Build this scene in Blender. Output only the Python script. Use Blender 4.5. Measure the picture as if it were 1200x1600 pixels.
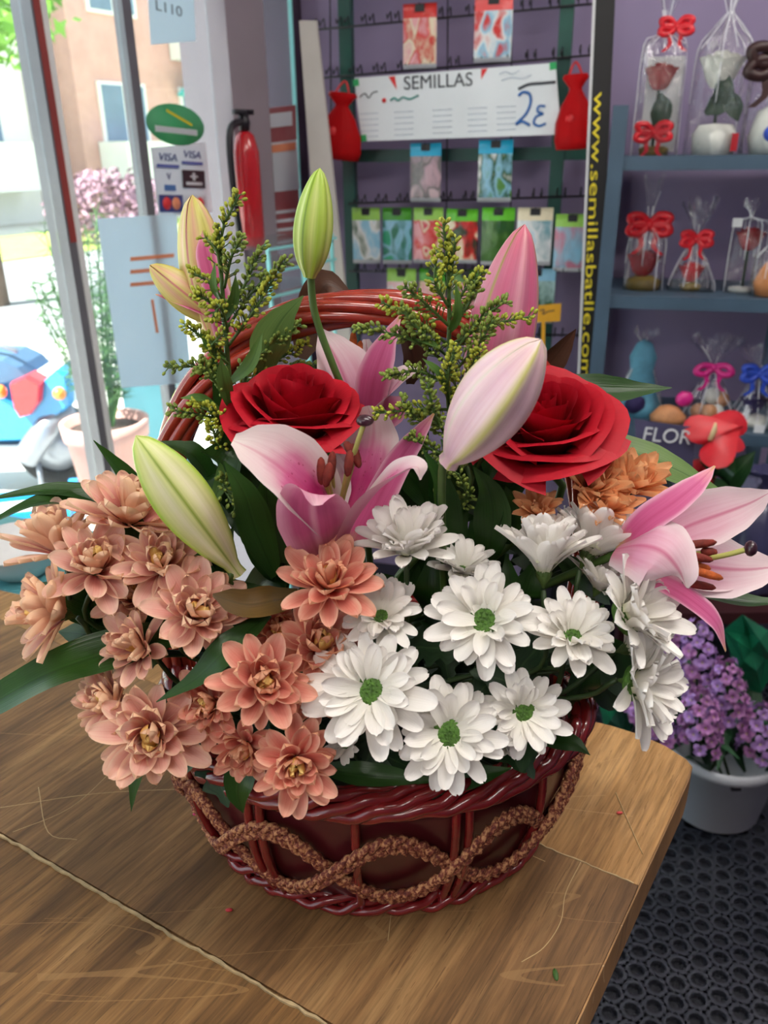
import bpy, math, random
from mathutils import Vector as V, Matrix
scene = bpy.context.scene
for o in list(bpy.data.objects): bpy.data.objects.remove(o)
RND = random.Random(11)
pi = math.pi
sin, cos = math.sin, math.cos

# ------------------------------------------------------------------ camera
F = 1290.0                                   # focal length in pixels of the 1200x1600 frame
CAMZ = 1.40
_d = V((41, 2936, 1290)).normalized()        # world down, seen in camera axes (right, down, forward)
_up = -_d
_fy = (V((0, 0, 1)) - _up * _up.z).normalized()
_fx = _fy.cross(_up)
def c2w(v):                                  # camera axes (right, down, forward) -> world
    return V((_fx.dot(v), _fy.dot(v), _up.dot(v)))
RIGHT, UP, BACK = c2w(V((1, 0, 0))), c2w(V((0, -1, 0))), c2w(V((0, 0, -1)))
CAM = V((0, 0, CAMZ))
cd = bpy.data.cameras.new('camera')
cam = bpy.data.objects.new('camera', cd)
scene.collection.objects.link(cam)
cam.matrix_world = Matrix.Translation(CAM) @ Matrix((RIGHT, UP, BACK)).transposed().to_4x4()
cd.sensor_fit = 'HORIZONTAL'; cd.sensor_width = 36.0; cd.lens = 36.0 * F / 1200.0
cd.clip_start = 0.02; cd.clip_end = 200
cd.dof.use_dof = True; cd.dof.focus_distance = 0.53; cd.dof.aperture_fstop = 15.0
scene.camera = cam

# ------------------------------------------------------------------ light
scene.view_settings.view_transform = 'Standard'
scene.view_settings.look = 'None'
scene.view_settings.exposure = 0.0
scene.view_settings.gamma = 1.0
scene.view_settings.use_curve_mapping = False
world = bpy.data.worlds.new('world'); scene.world = world
world.use_nodes = True
bg = world.node_tree.nodes['Background']
bg.inputs[0].default_value = (0.78, 0.90, 1.0, 1); bg.inputs[1].default_value = 2.2
sd = bpy.data.lights.new('sun', 'SUN'); sd.energy = 24.0; sd.angle = 0.01; sd.color = (1, .96, .9)
sun = bpy.data.objects.new('sun', sd); scene.collection.objects.link(sun)
sun.rotation_euler = (math.radians(38), 0, math.radians(-52))     # high sun from behind the shop, over its roof
LAMP = 21.0                                  # emission of the ceiling lamp diffusers

# ------------------------------------------------------------------ helpers
def pix(x, y): return c2w(V(((x - 600) / F, (y - 800) / F, 1.0)))
def PY(x, y, Y):
    r = pix(x, y); return CAM + r * (Y / r.y)
def depY(x, y, Y): return Y / pix(x, y).y
def onz(x, y, z):
    r = pix(x, y); return CAM + r * ((z - CAMZ) / r.z)
def onplane(x, y, p0, n):
    r = pix(x, y); return CAM + r * ((p0 - CAM).dot(n) / r.dot(n))
def cface(a, b, c): return (RIGHT * a + UP * b + BACK * c).normalized()

def lin(c):
    c = c / 255.0
    return c / 12.92 if c <= 0.04045 else ((c + 0.055) / 1.055) ** 2.4
def col(r, g, b): return (lin(r), lin(g), lin(b), 1.0)

def crom(pts, n=6):
    pts = [V(p) for p in pts]
    if len(pts) < 3:
        return [pts[0].lerp(pts[-1], i / n) for i in range(n + 1)]
    out = []
    P_ = [pts[0] * 2 - pts[1]] + pts + [pts[-1] * 2 - pts[-2]]
    for i in range(1, len(P_) - 2):
        a, b, c, d = P_[i - 1:i + 3]
        for k in range(n):
            t = k / n
            out.append(0.5 * ((2 * b) + (c - a) * t + (2 * a - 5 * b + 4 * c - d) * t * t + (3 * b - a - 3 * c + d) * t ** 3))
    out.append(pts[-1]); return out

class MB:
    """collects geometry for ONE mesh object"""
    def __init__(s): s.v = []; s.f = []; s.uv = []
    def add(s, v, f, uv=None):
        o = len(s.v); s.v += [V(p) for p in v]; s.f += [tuple(i + o for i in q) for q in f]
        s.uv += list(uv) if uv else [(0, 0)] * len(v); return s
    def box(s, c, d, M=None):
        x, y, z = d[0] / 2, d[1] / 2, d[2] / 2; c = V(c)
        vs = [V((a * x, b * y, e * z)) for a in (-1, 1) for b in (-1, 1) for e in (-1, 1)]
        if M is not None: vs = [M @ v for v in vs]
        return s.add([c + v for v in vs], [(0, 1, 3, 2), (4, 6, 7, 5), (0, 4, 5, 1), (2, 3, 7, 6), (0, 2, 6, 4), (1, 5, 7, 3)],
                     [(i / 7, .5) for i in range(8)])
    def tube(s, pts, rad, seg=8, closed=False, cap=True):
        n = len(pts); pts = [V(p) for p in pts]
        if not hasattr(rad, '__len__'): rad = [rad] * n
        vs = []; uv = []; ref = None
        for i, p in enumerate(pts):
            if closed: t = pts[(i + 1) % n] - pts[i - 1]
            else: t = pts[min(i + 1, n - 1)] - pts[max(i - 1, 0)]
            t = t.normalized() if t.length > 1e-9 else V((0, 0, 1))
            if ref is None:
                ref = V((0, 0, 1)) if abs(t.z) < .9 else V((1, 0, 0))
            a = (ref - t * ref.dot(t)).normalized(); b = t.cross(a); ref = a
            for k in range(seg):
                g = 2 * pi * k / seg
                vs.append(p + (a * cos(g) + b * sin(g)) * rad[i]); uv.append((k / seg, i / max(n - 1, 1)))
        fs = []
        for i in range(n if closed else n - 1):
            for k in range(seg):
                j = (i + 1) % n
                fs.append((i * seg + k, i * seg + (k + 1) % seg, j * seg + (k + 1) % seg, j * seg + k))
        if cap and not closed:
            fs.append(tuple(range(seg))[::-1]); fs.append(tuple((n - 1) * seg + k for k in range(seg)))
        return s.add(vs, fs, uv)
    def lathe(s, prof, seg=24, M=None, sx=1, sy=1):
        vs = []; uv = []
        for i, (r, z) in enumerate(prof):
            for k in range(seg):
                g = 2 * pi * k / seg; p = V((r * cos(g) * sx, r * sin(g) * sy, z))
                vs.append(M @ p if M is not None else p); uv.append((k / seg, i / (len(prof) - 1)))
        fs = [(i * seg + k, i * seg + (k + 1) % seg, (i + 1) * seg + (k + 1) % seg, (i + 1) * seg + k) for i in range(len(prof) - 1) for k in range(seg)]
        shut = prof[0] == prof[-1]
        if prof[0][0] > 1e-6 and not shut: fs.append(tuple(range(seg))[::-1])
        if prof[-1][0] > 1e-6 and not shut: fs.append(tuple((len(prof) - 1) * seg + k for k in range(seg)))
        return s.add(vs, fs, uv)
    def ball(s, c, r, M=None, seg=7, rings=5):
        if not hasattr(r, '__len__'): r = (r, r, r)
        vs = []; fs = []
        for i in range(rings + 1):
            th = pi * i / rings
            for k in range(seg):
                g = 2 * pi * k / seg; p = V((r[0] * sin(th) * cos(g), r[1] * sin(th) * sin(g), -r[2] * cos(th)))
                vs.append(V(c) + (M @ p if M is not None else p))
        for i in range(rings):
            for k in range(seg): fs.append((i * seg + k, i * seg + (k + 1) % seg, (i + 1) * seg + (k + 1) % seg, (i + 1) * seg + k))
        return s.add(vs, fs, [(0, i / rings) for i in range(rings + 1) for k in range(seg)])
    def prism(s, poly, z0, z1):
        n = len(poly)
        vs = [V((p[0], p[1], z0)) for p in poly] + [V((p[0], p[1], z1)) for p in poly]
        return s.add(vs, [tuple(range(n))[::-1], tuple(range(n, 2 * n))] + [(i, (i + 1) % n, n + (i + 1) % n, n + i) for i in range(n)])
    def mesh(s, name, mat, smooth=True):
        m = bpy.data.meshes.new(name); m.from_pydata([tuple(p) for p in s.v], [], s.f)
        if smooth: m.polygons.foreach_set('use_smooth', [True] * len(m.polygons))
        ul = m.uv_layers.new(name='UVMap'); li = [0] * len(m.loops); m.loops.foreach_get('vertex_index', li)
        ul.data.foreach_set('uv', [c for i in li for c in s.uv[i]])
        if mat: m.materials.append(mat)
        m.update(); return m
    def build(s, name, mat, parent=None, smooth=True, **tags):
        return link(name, s.mesh(name, mat, smooth), parent, **tags)

def link(name, data, parent=None, local=None, **tags):
    """link an object; vertices are in world space unless local (a matrix in the parent's space) is given"""
    o = bpy.data.objects.new(name, data); scene.collection.objects.link(o)
    if parent is not None:
        o.parent = parent
        if local is None:
            o.matrix_parent_inverse = WORLD[parent.name].inverted()
            WORLD[o.name] = Matrix.Identity(4)
        else:
            o.matrix_basis = local; WORLD[o.name] = WORLD[parent.name] @ local
    else:
        if local is not None: o.matrix_world = local
        WORLD[o.name] = local.copy() if local is not None else Matrix.Identity(4)
    for k, v in tags.items():
        if v is not None: o[k] = v
    return o
WORLD = {}
def thing(name, label, category, loc=(0, 0, 0), M=None, group=None, kind=None):
    o = bpy.data.objects.new(name, None); scene.collection.objects.link(o); o.empty_display_size = .02
    m = M if M is not None else Matrix.Translation(V(loc))
    o.matrix_world = m; WORLD[o.name] = m.copy()
    if label: o['label'] = label
    if category: o['category'] = category
    if group: o['group'] = group
    if kind: o['kind'] = kind
    return o

def blade(ctrl, widths, facing, cup=0.0, nu=6, n=5, wave=0.0, lobes=0, lobe_amp=0.0, fold=0.0, seed=0, thick=0.0):
    """a leaf or tepal: ribbon along control points; widths = list of widths along it; facing = towards which its upper side looks"""
    pts = crom(ctrl, n); N = len(pts); mb = MB(); rr = random.Random(seed)
    fl = facing if isinstance(facing, (list, tuple)) else [facing]
    ph = rr.uniform(0, 6)
    vs = []; uv = []
    def wid(v):
        x = v * (len(widths) - 1); i = min(int(x), len(widths) - 2); f = x - i
        f = f * f * (3 - 2 * f) * .4 + f * .6
        return widths[i] * (1 - f) + widths[i + 1] * f
    for i, p in enumerate(pts):
        v = i / (N - 1)
        x = v * (len(fl) - 1); k = min(int(x), max(len(fl) - 2, 0)); fv = fl[k].lerp(fl[min(k + 1, len(fl) - 1)], x - k)
        t = (pts[min(i + 1, N - 1)] - pts[max(i - 1, 0)]).normalized()
        s_ = t.cross(fv)
        s_ = s_.normalized() if s_.length > 1e-6 else RIGHT
        nn = s_.cross(t)
        w = wid(v)
        if lobes: w *= 1 + lobe_amp * sin(v * lobes * 2 * pi)
        for j in range(nu + 1):
            u = 2 * j / nu - 1
            off = cup * w * u * u + fold * w * abs(u) + wave * w * sin(v * 11 + ph + (2 if u > 0 else 0)) * abs(u) ** 2
            vs.append(p + s_ * (u * w / 2) + nn * off); uv.append((j / nu, v))
    fs = [(i * (nu + 1) + j, i * (nu + 1) + j + 1, (i + 1) * (nu + 1) + j + 1, (i + 1) * (nu + 1) + j) for i in range(N - 1) for j in range(nu)]
    return mb.add(vs, fs, uv)

# ------------------------------------------------------------------ materials
def newmat(name):
    m = bpy.data.materials.new(name); m.use_nodes = True
    nt = m.node_tree; b = nt.nodes['Principled BSDF']; return m, nt, b
def nd(nt, t, **kw):
    n = nt.nodes.new(t)
    for k, v in kw.items(): setattr(n, k, v)
    return n
def mixc(nt, fac, a, b, mode='MIX'):
    n = nd(nt, 'ShaderNodeMix', data_type='RGBA', blend_type=mode)
    for sock, val in ((n.inputs[0], fac), (n.inputs[6], a), (n.inputs[7], b)):
        if isinstance(val, bpy.types.NodeSocket): nt.links.new(val, sock)
        else: sock.default_value = val
    return n.outputs[2]
def mth(nt, op, a, b=0.0, c=None):
    n = nd(nt, 'ShaderNodeMath', operation=op)
    for i, val in enumerate((a, b) + ((c,) if c is not None else ())):
        if isinstance(val, bpy.types.NodeSocket): nt.links.new(val, n.inputs[i])
        else: n.inputs[i].default_value = val
    return n.outputs[0]
def ramp(nt, fac, stops):
    n = nd(nt, 'ShaderNodeValToRGB'); e = n.color_ramp.elements
    while len(e) < len(stops): e.new(.5)
    for el, (p, c) in zip(e, stops): el.position = p; el.color = c
    nt.links.new(fac, n.inputs[0]); return n.outputs[0]
def noise(nt, scale, detail=3, coord='Object', vec=None, rough=.55):
    n = nd(nt, 'ShaderNodeTexNoise'); n.inputs['Scale'].default_value = scale; n.inputs['Detail'].default_value = detail; n.inputs['Roughness'].default_value = rough
    if vec is None:
        tc = nd(nt, 'ShaderNodeTexCoord'); vec = tc.outputs[coord]
    nt.links.new(vec, n.inputs['Vector']); return n.outputs[0]
def bump(nt, b, h, strength=.3, dist=.002):
    n = nd(nt, 'ShaderNodeBump'); n.inputs['Strength'].default_value = strength; n.inputs['Distance'].default_value = dist
    nt.links.new(h, n.inputs['Height']); nt.links.new(n.outputs[0], b.inputs['Normal'])
def plain(name, c, rough=.5, var=.12, scale=20, metal=0, spec=.5, coat=0, bmp=0):
    m, nt, b = newmat(name)
    h = noise(nt, scale)
    dark = tuple(x * (1 - var) for x in c[:3]) + (1,); lite = tuple(min(1, x * (1 + var)) for x in c[:3]) + (1,)
    nt.links.new(ramp(nt, h, [(.3, dark), (.7, lite)]), b.inputs['Base Color'])
    b.inputs['Roughness'].default_value = rough; b.inputs['Metallic'].default_value = metal
    b.inputs['Specular IOR Level'].default_value = spec; b.inputs['Coat Weight'].default_value = coat
    if bmp: bump(nt, b, h, bmp)
    return m
def petal_mat(name, stops, edge=None, e0=.5, e1=1.0, rib=None, ribw=.12, rib_amt=.6, rough=.55, transl=.25, vary=.10, lines=40, line_amt=.10, spots=None, spot_rng=(.2, .6), back=None):
    """petal: colour along its length (stops over v), towards its margin (edge), along its midrib, fine veins, freckles"""
    m, nt, b = newmat(name)
    tc = nd(nt, 'ShaderNodeTexCoord'); sp = nd(nt, 'ShaderNodeSeparateXYZ'); nt.links.new(tc.outputs['UV'], sp.inputs[0])
    u, v = sp.outputs[0], sp.outputs[1]
    au = mth(nt, 'ABSOLUTE', mth(nt, 'MULTIPLY_ADD', u, 2.0, -1.0))
    nz = noise(nt, 5, 2, vec=tc.outputs['UV'])
    vv = mth(nt, 'ADD', v, mth(nt, 'MULTIPLY_ADD', nz, .16, -.08))
    c = ramp(nt, vv, stops)
    if edge:
        mr = nd(nt, 'ShaderNodeMapRange', interpolation_type='SMOOTHSTEP'); nt.links.new(mth(nt, 'ADD', au, mth(nt, 'MULTIPLY_ADD', nz, .2, -.1)), mr.inputs[0]); mr.inputs[1].default_value = e0; mr.inputs[2].default_value = e1
        c = mixc(nt, mr.outputs[0], c, edge)
    if rib:
        mr = nd(nt, 'ShaderNodeMapRange', interpolation_type='SMOOTHSTEP'); nt.links.new(au, mr.inputs[0]); mr.inputs[1].default_value = ribw; mr.inputs[2].default_value = 0.0
        c = mixc(nt, mth(nt, 'MULTIPLY', mr.outputs[0], rib_amt), c, rib)
    st = nd(nt, 'ShaderNodeMapping'); st.inputs['Scale'].default_value = (lines, 1.2, 1); nt.links.new(tc.outputs['UV'], st.inputs[0])
    ln = noise(nt, 1.0, 2, vec=st.outputs[0])
    c = mixc(nt, line_amt, c, ramp(nt, ln, [(.35, (.12, .12, .12, 1)), (.65, (.95, .95, .95, 1))]), 'OVERLAY')
    if spots:
        vo = nd(nt, 'ShaderNodeTexVoronoi'); mp = nd(nt, 'ShaderNodeMapping'); mp.inputs['Scale'].default_value = (16, 26, 1); nt.links.new(tc.outputs['UV'], mp.inputs[0]); nt.links.new(mp.outputs[0], vo.inputs['Vector']); vo.inputs['Scale'].default_value = 1
        dot = mth(nt, 'LESS_THAN', vo.outputs['Distance'], .22)
        msk = mth(nt, 'MULTIPLY', mth(nt, 'GREATER_THAN', v, spot_rng[0]), mth(nt, 'LESS_THAN', v, spot_rng[1]))
        msk = mth(nt, 'MULTIPLY', msk, mth(nt, 'LESS_THAN', au, .55))
        c = mixc(nt, mth(nt, 'MULTIPLY', mth(nt, 'MULTIPLY', dot, msk), .55), c, spots)
    oi = nd(nt, 'ShaderNodeObjectInfo')
    hs = nd(nt, 'ShaderNodeHueSaturation'); nt.links.new(c, hs.inputs['Color'])
    nt.links.new(mth(nt, 'MULTIPLY_ADD', oi.outputs['Random'], 2 * vary, 1 - vary), hs.inputs['Value'])
    c = hs.outputs[0]
    if back:
        ge = nd(nt, 'ShaderNodeNewGeometry'); c = mixc(nt, mth(nt, 'MULTIPLY', ge.outputs['Backfacing'], .75), c, back)
    nt.links.new(c, b.inputs['Base Color']); b.inputs['Roughness'].default_value = rough
    b.inputs['Specular IOR Level'].default_value = .35
    bump(nt, b, ln, .25, .001)
    tr = nd(nt, 'ShaderNodeBsdfTranslucent'); nt.links.new(c, tr.inputs[0])
    mx = nd(nt, 'ShaderNodeMixShader'); mx.inputs[0].default_value = transl
    nt.links.new(b.outputs[0], mx.inputs[1]); nt.links.new(tr.outputs[0], mx.inputs[2])
    nt.links.new(mx.outputs[0], nt.nodes['Material Output'].inputs[0])
    return m
def glass_mat(name, tint=(1, 1, 1, 1), haze=0.0, hazec=(1, 1, 1, 1), rough=.02, ior=1.45, streak=0.0, streak_scale=30, gl=1.0):
    """thin sheet: see-through, mirror by Fresnel, optionally hazy or with milky streaks that paint in glints"""
    m, nt, b = newmat(name); nt.nodes.remove(b)
    t = nd(nt, 'ShaderNodeBsdfTransparent'); t.inputs[0].default_value = tint
    g = nd(nt, 'ShaderNodeBsdfGlossy'); g.inputs['Roughness'].default_value = rough
    lw = nd(nt, 'ShaderNodeLayerWeight'); lw.inputs[0].default_value = .5; f0 = ((ior - 1) / (ior + 1)) ** 2
    fr = mth(nt, 'MULTIPLY_ADD', mth(nt, 'POWER', lw.outputs['Facing'], 5.0), 1 - f0, f0)
    m1 = nd(nt, 'ShaderNodeMixShader'); nt.links.new(mth(nt, 'MULTIPLY', fr, gl), m1.inputs[0]); nt.links.new(t.outputs[0], m1.inputs[1]); nt.links.new(g.outputs[0], m1.inputs[2])
    out = m1.outputs[0]
    if haze or streak:
        d = nd(nt, 'ShaderNodeBsdfDiffuse'); d.inputs[0].default_value = hazec
        m2 = nd(nt, 'ShaderNodeMixShader'); m2.inputs[0].default_value = haze
        if streak:
            tc = nd(nt, 'ShaderNodeTexCoord'); mp = nd(nt, 'ShaderNodeMapping'); mp.inputs['Scale'].default_value = (1, 1, .22); nt.links.new(tc.outputs['Object'], mp.inputs[0])
            h = noise(nt, streak_scale, 4, vec=mp.outputs[0], rough=.7)
            mr = nd(nt, 'ShaderNodeMapRange'); nt.links.new(h, mr.inputs[0]); mr.inputs[1].default_value = .58; mr.inputs[2].default_value = .72; mr.inputs[3].default_value = haze; mr.inputs[4].default_value = streak
            nt.links.new(mr.outputs[0], m2.inputs[0])
            bp = nd(nt, 'ShaderNodeBump'); bp.inputs['Strength'].default_value = .9; bp.inputs['Distance'].default_value = .02; nt.links.new(h, bp.inputs['Height'])
            nt.links.new(bp.outputs[0], g.inputs['Normal']); nt.links.new(bp.outputs[0], lw.inputs['Normal'])
        nt.links.new(out, m2.inputs[1]); nt.links.new(d.outputs[0], m2.inputs[2]); out = m2.outputs[0]
    nt.links.new(out, nt.nodes['Material Output'].inputs[0]); return m
def emit(name, c, s):
    m, nt, b = newmat(name); b.inputs['Base Color'].default_value = c; b.inputs['Emission Color'].default_value = c; b.inputs['Emission Strength'].default_value = s; return m

def text(body, size, mat, parent, M, align='CENTER', name='lettering', extrude=.0004, shear=0):
    cu = bpy.data.curves.new('t', 'FONT'); cu.body = body; cu.size = size; cu.align_x = align; cu.align_y = 'CENTER'; cu.extrude = extrude; cu.shear = shear
    ob = bpy.data.objects.new('t', cu); scene.collection.objects.link(ob)
    dg = bpy.context.evaluated_depsgraph_get(); me = bpy.data.meshes.new_from_object(ob.evaluated_get(dg))
    bpy.data.objects.remove(ob); bpy.data.curves.remove(cu)
    me.transform(M); me.materials.clear(); me.materials.append(mat)
    return link(name, me, parent)
# ================================================================== the room
wa = math.radians(15)
WD = V((cos(wa), -sin(wa), 0)); WN = V((-sin(wa), -cos(wa), 0))      # back wall: along, and out into the room
B0 = PY(720, 240, 2.65); B0.z = 0
K = B0 + WD * -0.477                                                # corner with the shop front
SD = V((-0.5, -0.866, 0)).normalized(); SN = V((.866, -.5, 0)).normalized()   # shop front: away from the corner, and into the room
CEIL = 2.75
def onwall(x, y, off): return onplane(x, y, B0 + WN * off, WN)
def onstore(x, y, off): return onplane(x, y, K + SN * off, SN)
ROTW = Matrix((WD, -WN, V((0, 0, 1)))).transposed().to_3x3()          # local x along wall, y into wall, z up
ROTS = Matrix((-SD, -SN, V((0, 0, 1)))).transposed().to_3x3()         # local x towards the corner, y out to the street

m_wall = plain('purple_paint', col(139, 124, 156), .7, .06, 3, bmp=.05)
m_wall2 = plain('lilac_paint', col(112, 98, 118), .8, .04, 3)
m_ceil = plain('white_ceiling', col(168, 164, 160), .9, .03, 3)
m_floor = plain('dark_floor_tile', col(24, 26, 34), .35, .2, 8)
m_alu = plain('grey_purple_pillar', col(150, 138, 146), .45, .05, 6)
m_frame = plain('grey_aluminium', col(120, 118, 124), .4, .08, 8, metal=.3)
m_white = plain('white_plastic', col(232, 232, 230), .45, .03, 10)
m_glass = glass_mat('window_glass', (.93, .98, .98, 1), haze=.03, hazec=(.8, .95, 1, 1))
m_gedge = plain('glass_edge', col(150, 225, 225), .15, .05, 9)

floor_poly = [(-2.6, -2.2), (2.7, -2.2), (2.7, 2.3), tuple((B0 + WD * 2.45)[:2]), tuple(K[:2]), tuple((K + SD * 4.2)[:2])]
floor = MB().prism(floor_poly, -.08, 0).build('floor', m_floor, smooth=False, kind='structure')
MB().prism(floor_poly, CEIL, CEIL + .12).build('ceiling', m_ceil, smooth=False, kind='structure')
def wallbox(name, a, b, n, mat, z0=0, z1=CEIL, th=.12):
    a = V((a[0], a[1], 0)); b = V((b[0], b[1], 0)); q = [a, b, b - n * th, a - n * th]
    return MB().prism([(p.x, p.y) for p in q], z0, z1).build(name, mat, smooth=False, kind='structure')
wallbox('wall_back', K, B0 + WD * 2.45, WN, m_wall)
wallbox('wall_right', (2.62, 2.2), (2.62, -2.1), V((-1, 0, 0)), m_wall2)
wallbox('wall_behind', (2.6, -2.12), (-2.5, -2.12), V((0, 1, 0)), m_wall2)
# ceiling lamps (above and behind the photographer)
m_lamp = emit('lamp_diffuser', (1, .95, .89, 1), LAMP)
for i, (x, y, lab) in enumerate([(.55, .05, 'long white ceiling lamp above the near end of the wooden counter'), (1.35, 1.35, 'long white ceiling lamp in front of the gift shelf'), (-.5, -1.3, 'long white ceiling lamp by the wall behind the counter')]):
    t = thing('ceiling_lamp', lab, 'lamp', (x, y, CEIL))
    MB().box((x, y, CEIL - .02), (1.25, .34, .04)).build('housing', m_white, t, smooth=False)
    MB().box((x, y, CEIL - .045), (1.18, .28, .012)).build('diffuser', m_lamp, t, smooth=False)

# ---- shop front: posts and panes
def store_s(x, y=234): return (onstore(x, y, 0) - K).dot(SD)
def sbox(mb, s0, s1, z0, z1, d0, d1):
    c = K + SD * ((s0 + s1) / 2) + SN * ((d0 + d1) / 2); c.z = (z0 + z1) / 2
    return mb.box(c, (abs(s1 - s0), abs(d1 - d0), z1 - z0), ROTS.to_4x4())
m_red = plain('red_brown_strip', col(150, 60, 55), .5, .1, 9)
sA0, sA1 = store_s(69), store_s(82)          # mullion with the red strip
sB0, sB1 = store_s(211), store_s(224)        # thin door stile
sP0, sP1 = store_s(341), store_s(398)        # broad pillar
sE = store_s(464)                            # free glass edge
sL = 3.9
mb = MB(); sbox(mb, sA0, sA1, 0, CEIL, -.03, .03); o = mb.build('trim_1', m_frame, smooth=False, kind='structure')
mb = MB(); sbox(mb, sA1 + .016, sA1, 1.22, CEIL, -.025, .032); mb.build('red_strip', m_red, o, smooth=False)
mb = MB(); sbox(mb, sA1, sA1 - .012, 0, CEIL, -.025, .036); mb.build('white_strip', m_white, o, smooth=False)
mb = MB(); sbox(mb, sB0, sB1, 0, CEIL, -.015, .015); mb.build('trim_2', m_frame, smooth=False, kind='structure')
mb = MB(); sbox(mb, sP0, sP1, 0, CEIL, -.10, .06); mb.build('trim_3', m_alu, smooth=False, kind='structure')
mb = MB(); sbox(mb, sL, sL + .06, 0, CEIL, -.03, .03); mb.build('trim_4', m_frame, smooth=False, kind='structure')
spans = [(sP1 , sE), (sB1, sP0), (sA1, sB0), (sL, sA0)]
for i, (a, b) in enumerate(spans):
    a, b = min(a, b), max(a, b)
    w = thing('window_%d' % (i + 1), None, None, K + SD * a, kind='structure')
    mb = MB(); sbox(mb, a + .002, b - .002, .09, CEIL - .06, -.004, .004); mb.build('pane', m_glass, w, smooth=False)
    mb = MB(); sbox(mb, a, b, 0, .09, -.03, .03); mb.build('bottom_rail', m_frame, w, smooth=False)
    mb = MB(); sbox(mb, a, b, CEIL - .06, CEIL, -.03, .03); mb.build('top_rail', m_frame, w, smooth=False)
    if i == 0:
        mb = MB(); sbox(mb, a - .006, a + .002, .09, CEIL - .06, -.005, .005); mb.build('polished_edge', m_gedge, w, smooth=False)
# wall strip between glass edge and back wall, shade painted into its colour
m_wall_shade = plain('shaded_purple_wall', col(62, 46, 66), .6, .1, 6)
mb = MB(); sbox(mb, 0, sE - .012, 0, CEIL, -.12, -.0); mb.build('wall_shaded_strip', m_wall_shade, smooth=False, kind='structure')

# ================================================================== wooden counter
TZ = 0.90
def clip(poly, p, n, keep=1):
    out = []
    for i in range(len(poly)):
        a, b = V(poly[i]), V(poly[(i + 1) % len(poly)])
        da, db = (a - p).dot(n) * keep, (b - p).dot(n) * keep
        if da >= 0: out.append(a)
        if (da >= 0) != (db >= 0): out.append(a.lerp(b, da / (da - db)))
    return [tuple(q) for q in out]
cq = [tuple(onz(x, y, TZ)[:2]) for x, y in ((905, 1121), (955, 1133), (1000, 1147), (1040, 1165), (1070, 1184), (1080, 1196), (1074, 1218))]
re = V((onz(900, 1600, TZ) - onz(1060, 1252, TZ))[:2]).normalized()
pr = V(cq[-1])
pb = V(cq[0])
be = (V(onz(20, 926, TZ)[:2]) - pb).normalized()
top_poly = [tuple(pb + be * .95)] + cq + [tuple(pr + re * .9), tuple(pb + be * .95 + re * 1.15)]
def wood(name, base, dark, lite, ang, seed):
    m, nt, b = newmat(name)
    tc = nd(nt, 'ShaderNodeTexCoord'); mp = nd(nt, 'ShaderNodeMapping'); mp.inputs['Rotation'].default_value = (0, 0, -ang); mp.inputs['Location'].default_value = (seed, seed * 2.3, 0)
    nt.links.new(tc.outputs['Object'], mp.inputs[0])
    def st(sx, sy, sc, det=4):
        q = nd(nt, 'ShaderNodeMapping'); q.inputs['Scale'].default_value = (sx, sy, 1); nt.links.new(mp.outputs[0], q.inputs[0]); return noise(nt, sc, det, vec=q.outputs[0], rough=.65)
    big = st(1.2, 9, 3.0); fine = st(3, 60, 5.0, 5); pore = st(9, 160, 3.0, 3); blot = st(1, 1, 5, 3)
    c = ramp(nt, big, [(.30, dark), (.52, base), (.72, lite)])
    c = mixc(nt, .55, c, ramp(nt, fine, [(.3, (.14, .14, .14, 1)), (.7, (.86, .86, .86, 1))]), 'OVERLAY')
    c = mixc(nt, mth(nt, 'MULTIPLY', mth(nt, 'LESS_THAN', pore, .37), .55), c, dark)
    c = mixc(nt, .35, c, ramp(nt, blot, [(.35, (.3, .3, .32, 1)), (.65, (.68, .66, .62, 1))]), 'OVERLAY')
    # pale scratches worn into the varnish
    for k, (sa, sc, thr) in enumerate(((.7, 5, .0025), (-.5, 4, .002), (1.9, 6, .002))):
        q = nd(nt, 'ShaderNodeMapping'); q.inputs['Rotation'].default_value = (0, 0, sa); q.inputs['Scale'].default_value = (.35, 3, 1); nt.links.new(tc.outputs['Object'], q.inputs[0])
        h = noise(nt, sc, 1, vec=q.outputs[0]); msk = noise(nt, 9 + k, 1)
        f = mth(nt, 'MULTIPLY', mth(nt, 'LESS_THAN', mth(nt, 'ABSOLUTE', mth(nt, 'SUBTRACT', h, .5)), thr), mth(nt, 'GREATER_THAN', msk, .56))
        c = mixc(nt, mth(nt, 'MULTIPLY', f, .45), c, lite)
    nt.links.new(c, b.inputs['Base Color']); b.inputs['Roughness'].default_value = .55; b.inputs['Specular IOR Level'].default_value = .3
    bump(nt, b, fine, .12, .001); return m
ang = math.atan2(-re.y, -re.x)
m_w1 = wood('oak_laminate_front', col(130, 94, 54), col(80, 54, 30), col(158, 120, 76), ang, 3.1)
m_w2 = wood('oak_laminate_middle', col(124, 91, 57), col(80, 56, 34), col(150, 116, 76), ang, 9.7)  # front and middle boards darkened to paint in the light falling off
m_w3 = wood('oak_laminate_back', col(156, 116, 70), col(110, 78, 44), col(186, 146, 98), ang, 5.2)  # back board left paler, the brighter end of the painted falloff
m_edge = wood('worn_oak_edge', col(150, 112, 72), col(90, 66, 44), col(205, 180, 140), ang, 1.3)
table = thing('wooden_counter', 'worn oak-laminate counter with a rounded corner, carrying the flower basket', 'counter', (-.1, .4, 0))
s1 = V(onz(70, 1340, TZ)[:2]); s1b = V(onz(520, 1600, TZ)[:2]); n1 = V((-(s1b - s1).y, (s1b - s1).x)).normalized()
s2 = V(onz(815, 1307, TZ)[:2]); s2b = V(onz(985, 1378, TZ)[:2]); n2 = V((-(s2b - s2).y, (s2b - s2).x)).normalized()
front = clip(top_poly, s1 - n1 * .0006, n1, -1)
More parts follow.
